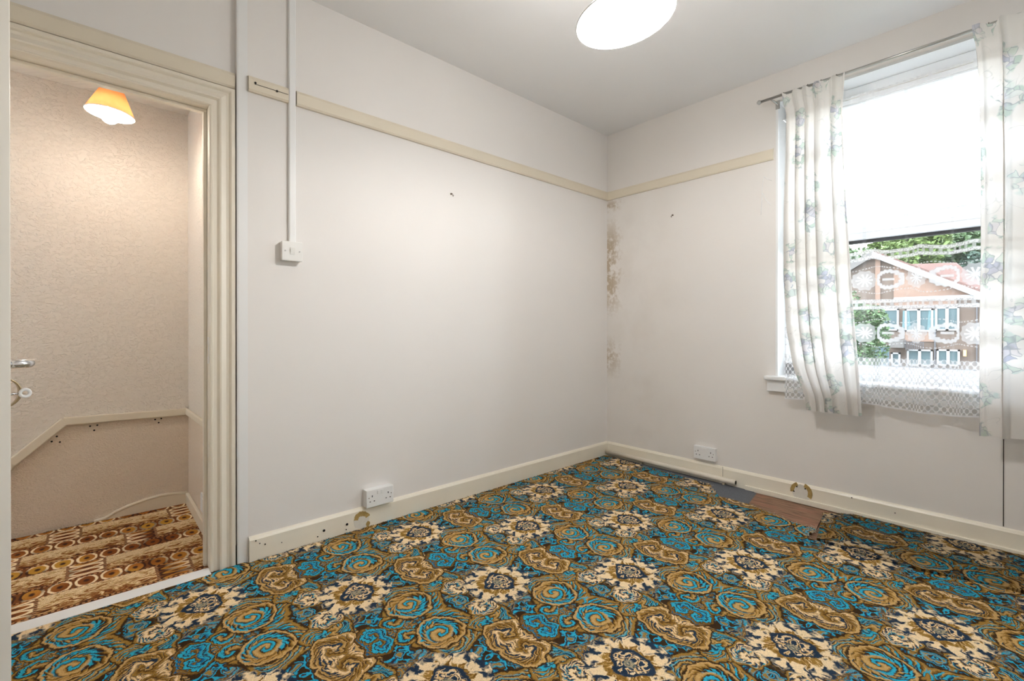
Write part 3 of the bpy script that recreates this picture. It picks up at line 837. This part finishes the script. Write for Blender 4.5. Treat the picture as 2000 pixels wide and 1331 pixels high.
main += jag(e7, e8, 4, .004) + jag(e8, e9, 6, .002) + jag(e9, e10, 5, .002) + jag(e10, e11, 6, .002) + jag(e11, e12, 6, .002)
main += [(e12[0]-.02, yE), (XL+.003, yE), (XL+.003, -.006), (JL-.12, -.006), (JL-.1, -.012)]
cp = carpet_obj(main, 'fitted_carpet', 'carpet_blue_gold', 'blue, gold and cream scroll-patterned fitted carpet covering the room')
o1 = fl(1608, 1004, CZ)
off = jag(o1, (-.034, -1.62), 6, .004) + jag((-.034, -1.62), (-.031, YF+.004), 60, .004) + [(e12[0]-.005, yE)]
off += jag((e12[0]+.006, e12[1]), (e11[0]+.006, e11[1]), 5, .002) + jag((e11[0]+.006, e11[1]), (e10[0]+.006, e10[1]), 5, .002) + jag((e10[0]+.006, e10[1]), (e9[0]+.006, e9[1]), 4, .002) + jag((e9[0]+.006, e9[1]), (e8[0]+.012, e8[1]-.008), 4, .002)
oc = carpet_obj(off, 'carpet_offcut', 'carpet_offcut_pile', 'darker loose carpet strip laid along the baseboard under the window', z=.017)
# frayed yarn along cut edges
def fray(path, parent, name, mat, n, length, z, spread=.006):
    mb = MB()
    seg = [(Vector((a[0], a[1], z)), Vector((b[0], b[1], z))) for a, b in zip(path[:-1], path[1:])]
    for i in range(n):
        a, b = random.choice(seg); p = a.lerp(b, random.random())
        th = random.uniform(0, 2*PI); l = length*random.uniform(.3, 1)
        q1 = p + Vector((math.cos(th), math.sin(th), .6))*l*.5; q2 = p + Vector((math.cos(th+.6), math.sin(th+.6), random.uniform(-.1, .5)))*l
        q2.z = max(q2.z, .001)
        mb.tube([p+Vector((random.uniform(-1, 1), random.uniform(-1, 1), 0))*spread, q1, q2], .0008, 4, cap=False)
    return mb.build(name, mat, parent, kind='stuff', fix=False)
fray([(-2.52, -.024), (-.06, -.024)], cp, 'frayed_pile', 'fray_dark', 900, .014, .008)
fray([e1, e2, e3, e4, e5, e6, e7], cp, 'frayed_threads', 'fray_light', 110, .018, .008)
fray([e7, e8], cp, 'loose_threads', 'fray_light', 18, .05, .010, .012)
fray([o1, (-.036, -1.62), (-.034, YF+.05)], oc, 'frayed_pile', 'fray_dark', 420, .016, .012)
fray([(-3.2, LY-.014), (LX-.01, LY-.014)], bpy.data.objects['landing_carpet'], 'frayed_pile', 'fray_dark', 260, .014, .008)
# underlay and bare board in the gap
ul = [(-.019, -.02), (-.019, -.95), (-.019, -1.10), fl(1482, 969), fl(1466, 985), fl(1440, 985), fl(1400, 975), fl(1370, 957), (-.20, -.5), (-.11, -.06)]
um = MB(); kk = len(ul)
um.add([(x, y, .004) for x, y in ul] + [(x, y, -.003) for x, y in ul], [tuple(range(kk))] + [(i, (i+1) % kk, kk+(i+1) % kk, kk+i) for i in range(kk)])
um.build('underlay', 'underlay', label='grey felt underlay showing in the gap beside the pipe', cat='underlay')
bd = [fl(1478, 966), fl(1612, 1001), fl(1592, 1040), fl(1520, 1012), fl(1462, 987)]
kk = len(bd)
bmb = MB().add([(x, y, .0065) for x, y in bd] + [(x, y, -.003) for x, y in bd], [tuple(range(kk))] + [(i, (i+1) % kk, kk+(i+1) % kk, kk+i) for i in range(kk)])
bdo = bmb.build('floor_board', 'floor_board_wood', label='bare reddish floorboard showing where carpet is cut away', cat='floorboard')
# pipe
pp = empty('pipe', (-.036, -.5, .012), 'cream painted pipe lying along the baseboard near the corner', 'pipe')
MB().tube([(-.036, -.020, .041), (-.036, -.5, .038), (-.036, -.965, .036), (-.036, -1.004, .036)], .0165, 20).build('pipe_run', 'cream_gloss', pp, smooth=True)
MB().tube([(-.036, -1.0035, .036), (-.036, -1.0055, .036)], .0118, 16).build('pipe_bore', 'dark_hole', pp)
for yy in (-.33, -.93):
    MB().box(-.040, -.018, yy-.008, yy+.008, .004, .024).build('pipe_clip', 'fray_light', pp, bevel=.002)

# ------------------------------------------------------------------ wall fittings
cn = MB().extr([(0, 0), (.030, 0), (.030, -.012), (.026, -.016), (.004, -.016), (0, -.012)], lambda a, b: (-2.3675+a, b, 1.386), lambda a, b: (-2.3675+a, b, H-.001))
cn.build('cable_conduit', 'white_plastic', label='white surface cable conduit dropping to the light switch', cat='conduit')
SX, SZ = -2.359, 1.344
lsx = empty('light_switch', (SX, 0, SZ-.043), 'white single light switch below the conduit', 'light switch')
MB().box(SX-.042, SX+.042, -.026, 0, SZ-.042, SZ+.042).build('back_box', 'switch_plastic', lsx, bevel=.003)
MB().box(SX-.0435, SX+.0435, -.034, -.026, SZ-.0435, SZ+.0435).build('faceplate', 'switch_plastic', lsx, bevel=.003)
MB().add([(SX-.009, -.0345, SZ-.015), (SX+.010, -.0345, SZ-.015), (SX+.010, -.0345, SZ+.015), (SX-.009, -.0345, SZ+.015), (SX-.009, -.0355, SZ-.015), (SX+.010, -.0355, SZ-.015), (SX+.010, -.040, SZ+.015), (SX-.009, -.040, SZ+.015)],
         [(0,3,2,1),(4,5,6,7),(0,1,5,4),(1,2,6,5),(2,3,7,6),(3,0,4,7)]).build('rocker', 'switch_plastic', lsx)
for s_ in (-1, 1):
    MB().lathe([(0, .0012), (.0035, .0012), (.0035, -.001)], (SX+s_*.030, -.0342, SZ), 12, (False, False), Matrix.Rotation(PI/2, 3, 'X')).build('screw', 'rod_metal', lsx)

def double_socket(frame, dpt, label):
    # frame(a, o, z): a along the plate, o out of the wall, z up ; a=0 centre, z=0 bottom
    root = empty('double_socket', frame(0, 0, 0), label, 'socket', 'double wall sockets')
    def bx_(a0, a1, o0, o1, z0, z1, name, mat, par, bev=0.0):
        p, q = Vector(frame(a0, o0, z0)), Vector(frame(a1, o1, z1))
        return MB().box(p.x, q.x, p.y, q.y, p.z, q.z).build(name, mat, par, bevel=bev)
    bx_(-.0725, .0725, 0, dpt-.009, .0008, .0852, 'back_box', 'white_plastic', root, .002)
    fp = bx_(-.073, .073, dpt-.009, dpt, 0, .086, 'faceplate', 'white_plastic', root, .003)
    for s in (-1, 1):
        bx_(s*.010-.007, s*.010+.007, dpt-.001, dpt+.003, .060, .078, 'rocker', 'white_plastic', root, .001)
        c = s*.043
        bx_(c-.002, c+.002, dpt-.001, dpt+.0006, .050, .059, 'earth_slot', 'dark_hole', fp)
        for s2 in (-1, 1):
            bx_(c+s2*.011-.0034, c+s2*.011+.0034, dpt-.001, dpt+.0006, .027, .031, 'pin_slot', 'dark_hole', fp)
        bx_(c+s*.017-.0022, c+s*.017+.0022, dpt-.001, dpt+.0006, .046, .050, 'screw', 'hook_metal', fp)
    return root
double_socket(lambda a, o, z: (-1.9445+a, -o, .111+z), .042, 'white double socket in a deep box on the baseboard of the white wall')
double_socket(lambda a, o, z: (-o, -.80-a, .133+z), .028, 'white double socket above the pipe on the window wall')
def hook(c, n, label):
    root = empty('wall_hook', c, label, 'hook')
    c = Vector(c); n = Vector(n)
    z = Vector((0, 0, 1))
    MB().lathe([(0, 0), (.0055, 0), (.0055, .003), (0, .004)], c, 12, (False, False), n.to_track_quat('Z', 'Y').to_matrix()).build('plate', 'hook_metal', root)
    MB().tube([c, c+n*.012, c+n*.018-z*.006, c+n*.016-z*.014, c+n*.022-z*.018, c+n*.027-z*.012], .0016, 8).build('hook_wire', 'hook_metal', root)
hook((-1.486, 0, 1.775), (0, -1, 0), 'tiny picture hook high on the long white wall')
hook((0, -.56, 1.795), (-1, 0, 0), 'tiny dark picture hook on the window wall')

# ------------------------------------------------------------------ window
win = empty('window_1', (.0, (WY0+WY1)/2, WZ0), 'white framed window with two lights and deep reveal', kind='structure')
rv = MB().box(-.004, .20, WY0-.012, WY0, WZ0, WZ1).box(-.004, .20, WY1, WY1+.012, WZ0, WZ1).box(-.004, .20, WY1, WY0, WZ1-.012, WZ1)
rv.build('reveal_lining', 'trim_white', win)
sill = MB().box(-.052, .20, WY1-.05, WY0+.052, WZ0-.006, WZ0+.020).build('sill', 'trim_white', win, bevel=.008)
MB().box(-.030, -.001, WY1-.04, WY0+.040, WZ0-.072, WZ0-.006).build('apron', 'trim_white', sill, bevel=.003)
FX0, FX1 = .125, .185
yl, yr = WY0-.012, WY1+.012
zb, zt = WZ0+.020, WZ1-.012
MT, MBm = 1.600, 1.470
fm = MB().box(FX0, FX1, yl-.055, yl, zb, zt).box(FX0, FX1, yr, yr+.055, zb, zt).box(FX0, FX1, yr, yl, zt-.055, zt).box(FX0, FX1, yr, yl, zb, zb+.075)
fm.build('window_frame', 'upvc', win, bevel=.004)
tr_ = MB().box(FX0-.015, FX1, yr+.02, yl-.02, MBm+.02, MT).build('transom', 'upvc', win, bevel=.006)
MB().box(FX0-.022, FX0-.012, yr+.03, yl-.03, MBm+.055, MBm+.075).build('transom_bead', 'upvc', tr_, bevel=.003)
us = MB()
for a in ((yl-.10, yl-.05, MT, zt-.05), (yr+.05, yr+.10, MT, zt-.05)): us.box(FX0-.01, FX1-.01, a[0], a[1], a[2], a[3])
us.box(FX0-.01, FX1-.01, yr+.05, yl-.05, zt-.10, zt-.05).build('upper_sash', 'upvc', win, bevel=.004)
MB().box(.155, .160, yr+.09, yl-.09, MT-.01, zt-.09).build('upper_pane', 'window_glass', win)
gk = MB().box(.150, .170, yl-.062, yl-.054, zb+.07, MBm+.02).box(.150, .170, yr+.054, yr+.062, zb+.07, MBm+.02).box(.138, .170, yr+.05, yl-.05, MBm+.004, MBm+.021).box(.150, .170, yr+.05, yl-.05, zb+.072, zb+.079)
gk.build('gasket', 'gasket', win)
MB().box(.157, .162, yr+.05, yl-.05, zb+.07, MBm+.02).build('lower_pane', 'window_glass', win)

# curtain pole
RX, RZ = -.105, 2.337
pole = empty('curtain_pole', (RX, -1.75, RZ), 'slim metal curtain pole with ball finial above the window', 'curtain pole')
rp0 = onp(1487, 199, 0, RX)
RZ = rp0.z
MB().tube([(RX, rp0.y, RZ), (RX, -2.60, RZ)], .0075, 14).build('rod', 'rod_metal', pole, smooth=True)
MB().lathe([(.0, -.013), (.007, -.011), (.0125, -.004), (.0125, .004), (.008, .010), (.0, .012)], (RX, rp0.y+.012, RZ), 18, (False, False), Matrix.Rotation(PI/2, 3, 'X')).build('finial', 'rod_metal', pole, smooth=True)
for yy in (rp0.y-.055, -2.56):
    br = MB().tube([(-.001, yy, RZ-.004), (-.06, yy, RZ-.004), (RX, yy, RZ-.009)], .005, 8).build('bracket', 'rod_metal', pole, smooth=True)
    MB().box(-.005, -.0005, yy-.012, yy+.012, RZ-.03, RZ+.02).build('bracket_plate', 'rod_metal', br, bevel=.001)

def curtain(name, label, left, right, npl, seed, ztop, zbot, xoff, amp, su=1.7, nu=150, nv=44, rings=()):
    """left/right: lists of (z, y) for the two edges, high to low"""
    rnd = random.Random(seed)
    ph = [rnd.uniform(-.5, .5) for _ in range(npl+2)]; am = [rnd.uniform(.65, 1.15) for _ in range(npl+2)]
    def edge(L, z):
        if z >= L[0][0]: return L[0][1]
        for (za, ya), (zb_, yb) in zip(L[:-1], L[1:]):
            if za >= z >= zb_: return ya+(yb-ya)*(za-z)/(za-zb_)
        return L[-1][1]
    mb = MB(); uv = []
    for j in range(nv+1):
        tv = (j/nv); z = ztop+(zbot-ztop)*tv
        for i in range(nu+1):
            u = i/nu; y0, y1 = edge(left, z), edge(right, z)
            s = (u + .055*math.sin(2*PI*u*1.5+seed) + .02*math.sin(9*u+seed*2))*npl; s = min(max(s, 0), npl); k = int(min(s, npl-1e-6)); a = am[k]*(1-(s-k))+am[k+1]*(s-k); pz = ph[k]*(1-(s-k))+ph[k+1]*(s-k)
            th = 2*PI*s + pz + .5*math.sin(2.2*tv+seed+k*.4)
            w = min(1.0, .35+tv*3.2)
            zz = z
            f = math.sin(th)+.28*math.sin(2*th+.7)
            pinch = max(0, 1-tv*14)*.3
            x = xoff + amp*a*w*f
            wide = abs(y1-y0)
            y = y0+(y1-y0)*u + (wide/npl)*.17*math.cos(th)*w*math.sin(PI*min(1, max(0, u)))**.3
            if j == nv: zz += .004*math.sin(th*1.0+seed)
            if j == 0: zz += .010*math.cos(th)-.008*(.5+.5*math.sin(s*2*PI*.5))
            mb.v.append((x, y, zz)); uv.append((u*abs(right[0][1]-left[0][1])*su+seed*.13, z))
    for j in range(nv):
        for i in range(nu):
            a = j*(nu+1)+i; mb.f.append((a, a+1, a+nu+2, a+nu+1))
    root = empty(name, (xoff, (left[-1][1]+right[-1][1])/2, zbot), label, 'curtain', 'floral curtains')
    mb.build('fabric', 'floral_curtain_cotton', root, smooth=True, uv=uv, fix=False)
    for yy in rings:
        rg = [Vector((RX+.011*math.cos(2*PI*k/16), yy, RZ+.001+.011*math.sin(2*PI*k/16)-.003)) for k in range(17)]
        h_ = MB().tube(rg, .0014, 6, cap=False).build('curtain_ring', 'hook_metal', root, smooth=True)
        MB().tube([(RX, yy, RZ-.014), (RX-.004, yy, RZ-.030), (RX+.002, yy, RZ-.034)], .0012, 6).build('hook', 'hook_metal', h_)
    return root
def ed(pts, xx): return [(onp(px, py, 0, xx).z, onp(px, py, 0, xx).y) for px, py in pts]
cx_ = -.130
lft = ed([(1527, 190), (1536, 225), (1535, 300), (1532, 420), (1532, 540), (1538, 641), (1552, 721), (1574, 775), (1577, 808)], cx_)
rgt = ed([(1651, 144), (1647, 210), (1650, 300), (1655, 400), (1667, 593), (1676, 697), (1684, 815)], cx_)
curtain('curtain', 'narrow gathered floral curtain at the left side of the window', lft, rgt, 5, 3, RZ-.006, onp(1640, 809, 0, cx_).z, cx_, .021,
        rings=[onp(px, 150, 0, RX).y for px in (1531, 1552, 1578, 1604, 1634)])
lft = ed([(1898, 62), (1906, 90), (1913, 160), (1917, 300), (1917, 500), (1914, 640), (1914, 846)], cx_)
rgt = [(2.4, -2.50), (1.9, -2.46), (.5, -2.50)]
curtain('curtain', 'wider floral curtain at the right edge of the view', lft, rgt, 4, 5, RZ+.004, .530, cx_-.004, .024,
        rings=[-2.07, -2.11, -2.17, -2.24, -2.33, -2.43])

# net curtain
def net():
    mb = MB(); uv = []; nu, nv = 170, 90
    y0, y1, zt_, zb_ = -1.30, -2.33, 2.215, .604
    for j in range(nv+1):
        tv = j/nv
        for i in range(nu+1):
            u = i/nu; y = y0+(y1-y0)*u
            z = zt_+(zb_-zt_)*tv
            w = .3+.7*tv
            x = -.070 + w*(.006*math.sin(u*31+.6*tv)+.0045*math.sin(u*57+2+.9*tv)+.003*math.sin(u*90+tv*2))
            if j == 0: x += .004*math.sin(u*260)
            y2 = y + .012*w*math.sin(u*44+1.0)
            if tv > .9: z -= .012*math.sin(u*9+2.2)*(tv-.9)/.1
            mb.v.append((x, y2, z)); uv.append((u*1.12, z if tv <= .9 else zt_+(zb_-zt_)*tv))
    for j in range(nv):
        for i in range(nu):
            a = j*(nu+1)+i; mb.f.append((a, a+1, a+nu+2, a+nu+1))
    root = empty('net_curtain', (-.070, -1.81, .604), 'sheer white lace net curtain hanging over the window glass', 'net curtain')
    mb.build('lace', 'lace_net', root, smooth=True, uv=uv, fix=False)
    MB().tube([(-.070, y0+.02, zt_-.012), (-.070, y1-.02, zt_-.012)], .0025, 8).build('net_wire', 'cord_white', root, smooth=True)
    for yy in (y0+.02, y1-.02): MB().tube([(-.070, yy, zt_-.012), (.0, yy, zt_-.012)], .002, 8).build('wire_hook', 'rod_metal', root)
net()

# ------------------------------------------------------------------ outside
GZ = -2.75
S(MB().box(.45, 140, -90, 90, GZ-.3, GZ), 'ground', 'grass', 'grassy ground outside the window')
HX = 34.0
def hp_(px, py, x=HX): q = onp(px, py, 0, x); return (q.y, q.z)
hs = empty('house', (HX, hp_(1800, 640)[0], GZ), 'brick house with pale gable and white bargeboards across from the window', 'house')
def yz_prism(pts, x0, x1): return MB().extr(pts, lambda a, b: (x0, a, b), lambda a, b: (x1, a, b))
aL, ap, aR = hp_(1640, 541), hp_(1707, 500), hp_(1925, 583)
yz_prism([(aL[0], GZ), aL, ap, aR, (aR[0], GZ)], HX, HX+9).build('brick_wall', 'brick_brown', hs)
f1, f2 = hp_(1746, 585), hp_(1925, 575)
g0 = hp_(1746, 516)
yz_prism([f1, g0, (aR[0], aR[1]+.02), (aR[0], f1[1])], HX-.10, HX).build('gable_cladding', 'tile_pink', hs)
yz_prism([(hp_(1711, 0)[0], GZ), (hp_(1711, 0)[0], hp_(1711, 503)[1]), (hp_(1721, 0)[0], hp_(1721, 506)[1]), (hp_(1721, 0)[0], GZ)], HX-.12, HX).build('pilaster', 'tile_pink', hs)
yz_prism([(hp_(1748, 0)[0], hp_(1748, 588)[1]), (hp_(1748, 0)[0], hp_(1748, 582)[1]), (aR[0], hp_(1748, 582)[1]), (aR[0], hp_(1748, 588)[1])], HX-.22, HX-.10).build('fascia_board', 'board_white', hs)
yz_prism([(hp_(1748, 0)[0], hp_(1748, 600)[1]), (hp_(1748, 0)[0], hp_(1748, 588)[1]), (hp_(1870, 0)[0], hp_(1748, 588)[1]), (hp_(1870, 0)[0], hp_(1748, 600)[1])], HX-.06, HX).build('panel_band', 'tile_pink', hs)
def slope_board(p, q, w, x0, x1, name, mat):
    return yz_prism([(p[0], p[1]-w*.35), (p[0], p[1]+w*.65), (q[0], q[1]+w*.65), (q[0], q[1]-w*.35)], x0, x1).build(name, mat, hs)
slope_board(ap, aR, .34, HX-.45, HX-.30, 'bargeboard', 'board_white')
slope_board(ap, aL, .30, HX-.45, HX-.30, 'bargeboard', 'roof_dark')
slope_board((ap[0], ap[1]+.22), (aR[0]-.3, aR[1]+.10), .16, HX-.42, HX+9, 'roof_slope', 'roof_tile_red')
slope_board((ap[0], ap[1]+.22), (aL[0]+.3, aL[1]+.10), .16, HX-.42, HX+9, 'roof_slope', 'roof_dark')
def hwin(x0, x1, y0, y1, n, curtains):
    (ya, zt1), (yb, zb1) = hp_(x0, y0), hp_(x1, y1)
    zt1 = hp_((x0+x1)/2, y0)[1]; zb1 = hp_((x0+x1)/2, y1)[1]
    o = MB(); fw = .09
    o.box(HX-.13, HX-.02, ya, ya-fw, zb1, zt1).box(HX-.13, HX-.02, yb, yb+fw, zb1, zt1).box(HX-.13, HX-.02, ya, yb, zt1, zt1-fw).box(HX-.13, HX-.02, ya, yb, zb1, zb1+fw)
    for k in range(1, n):
        ym = ya+(yb-ya)*k/n; o.box(HX-.13, HX-.02, ym-.07, ym+.07, zb1, zt1)
    w = o.build('window', 'board_white', hs)
    for k in range(n):
        a, b2 = ya+(yb-ya)*k/n, ya+(yb-ya)*(k+1)/n
        MB().box(HX-.06, HX-.03, a, b2, zb1, zt1).build('pane', 'pane_teal', w)
        if curtains:
            s = 1 if k % 2 else -1; m = (a+b2)/2
            MB().extr([(m+s*-.05, zb1+.08), (m+s*-.12, zt1-.08), (m+s*.42*-1, zt1-.08), (m+s*-.46, zb1+.08)], lambda a_, b_: (HX-.085, a_, b_), lambda a_, b_: (HX-.065, a_, b_)).build('house_curtain', 'curtain_teal', w)
hwin(1722, 1756, 604, 646, 1, False)
hwin(1768, 1823, 604, 648, 2, True)
hwin(1827, 1874, 600, 646, 2, False)
hwin(1772, 1822, 683, 715, 2, False)
hwin(1830, 1875, 683, 715, 2, False)
hwin(1741, 1759, 689, 715, 1, False)
def hbox(x0, x1, y0, y1, d0, d1, name, mat):
    a, b2 = hp_(x0, y0), hp_(x1, y1)
    return MB().box(HX-d0, HX-d1, a[0], b2[0], a[1], b2[1]).build(name, mat, hs)
hbox(1825, 1828, 646, 712, .12, .02, 'drainpipe', 'iron')
hbox(1907, 1909, 590, 712, .12, .02, 'drainpipe', 'iron')
hbox(1882, 1888, 684, 696, .25, .0, 'wall_lamp', 'lamp_amber')
hbox(1768, 1826, 640, 668, .05, .0, 'spandrel_panel', 'tile_pink')
hbox(1742, 1770, 664, 679, 1.1, .0, 'porch_canopy', 'roof_dark')
rl = MB()
for k in range(9):
    px = 1772+4.2*k; a = hp_(px, 668); b2 = hp_(px, 683); rl.box(HX-.55, HX-.51, a[0]-.02, a[0]+.02, a[1], b2[1])
a, b2 = hp_(1771, 668), hp_(1807, 669.5); rl.box(HX-.56, HX-.50, a[0], b2[0], a[1], b2[1])
rl.build('railing', 'iron', hs)
# neighbouring roof to the right, further back
h2 = empty('neighbour_house', (46, hp_(1850, 600, 46)[0], GZ), 'red tiled roof of the house behind the gable on the right', 'house')
r0, r1 = hp_(1775, 516, 47), hp_(1868, 513, 47)
e0, e1_ = hp_(1740, 590, 44), hp_(1960, 590, 44)
MB().add([(44, e0[0], e0[1]), (44, e1_[0], e1_[1]), (47, r1[0], r1[1]), (47, r0[0], r0[1]), (50, e0[0], e0[1]), (50, e1_[0], e1_[1])],
         [(0, 1, 2, 3), (4, 5, 2, 3), (0, 4, 3), (1, 5, 2), (0, 1, 5, 4)]).build('roof', 'roof_tile_red', h2)
MB().box(44.3, 49.7, e0[0]-.3, e1_[0]+.3, GZ, e0[1]).build('brick_wall', 'brick_brown', h2)
# trees
def tree(name, label, base, r, h, zc, mat, n, seed, leaf=.26, grp='trees outside the window'):
    rnd = random.Random(seed)
    root = empty(name, (base[0], base[1], GZ), label, 'tree', grp)
    MB().tube([(base[0], base[1], GZ-.05), (base[0]+.1, base[1]-.1, GZ+h*.4), (base[0], base[1]+.05, zc)], [.22, .16, .06], 10).build('trunk', 'bark', root, smooth=True)
    mb = MB()
    blobs = []
    for k in range(16):
        a, b2, c = rnd.uniform(0, 2*PI), rnd.uniform(-1, 1), rnd.uniform(.25, .8)
        q = math.sqrt(1-b2*b2); blobs.append((Vector((r[0]*c*q*math.cos(a), r[1]*c*q*math.sin(a), r[2]*c*b2)), rnd.uniform(.32, .55)))
    for k in range(n):
        bc, br_ = rnd.choice(blobs)
        a, b2 = rnd.uniform(0, 2*PI), rnd.uniform(-1, 1); q = math.sqrt(1-b2*b2)
        s = br_*(.6+.4*rnd.random()**.4)
        p = Vector((base[0], base[1], zc)) + bc + Vector((r[0]*s*q*math.cos(a), r[1]*s*q*math.sin(a), r[2]*s*b2))
        if p.z < GZ+.05: continue
        l = leaf*rnd.uniform(.6, 1.25)
        d = Vector((rnd.uniform(-1, 1), rnd.uniform(-1, 1), rnd.uniform(-.6, .6))).normalized()
        e = d.cross(Vector((rnd.uniform(-1, 1), rnd.uniform(-1, 1), rnd.uniform(-1, 1)))).normalized()
        i0 = len(mb.v)
        mb.v += [tuple(p-d*l), tuple(p+e*l*.45), tuple(p+d*l), tuple(p-e*l*.45)]
        mb.f.append((i0, i0+1, i0+2, i0+3))
    mb.build('foliage', mat, root, kind='stuff', fix=False)
def tb(px, x): return (x, onp(px, 600, 0, x).y)
tree('tree', 'bright green leafy tree rising behind the gable ridge', tb(1757, 55), (2.6, 3.5, 3.9), 9, 7.6, 'foliage_light', 9000, 1)
tree('tree', 'dense mid green tree behind the red roof', tb(1830, 62), (3.2, 4.2, 4.2), 10, 8.6, 'foliage_mid', 9000, 2, .3)
tree('tree', 'light green tree at the right end of the roofs', tb(1893, 72), (2.8, 2.8, 5.2), 11, 8.6, 'foliage_light', 6000, 3)
tree('tree', 'dark bluish tree beside the right curtain', tb(1938, 60), (2.4, 2.2, 4.0), 8, 5.6, 'foliage_dark', 6000, 4)
tree('tree', 'dark tree beyond the left end of the roof', tb(1655, 47), (2.2, 2.6, 3.2), 8, 5.2, 'foliage_mid', 6000, 5)
tree('garden_shrub', 'tall green shrub in front of the house corner', tb(1683, 27), (1.0, 1.15, 2.4), 3, .35, 'foliage_mid', 5000, 6, .12)
fn = empty('garden_fence', (29, tb(1690, 29)[1], GZ), 'dark blue timber garden fence below the shrub', 'fence')
ya, yb = onp(1660, 690, 0, 29).y, onp(1737, 690, 0, 29).y
nb = 14
ftop = onp(1690, 676, 0, 29).z
for k in range(nb):
    a = ya+(yb-ya)*k/nb; b2 = ya+(yb-ya)*(k+1)/nb
    MB().box(29, 29.03, a-.012, b2+.012, GZ, ftop+.03*(k % 2)).build('board', 'fence_blue', fn)
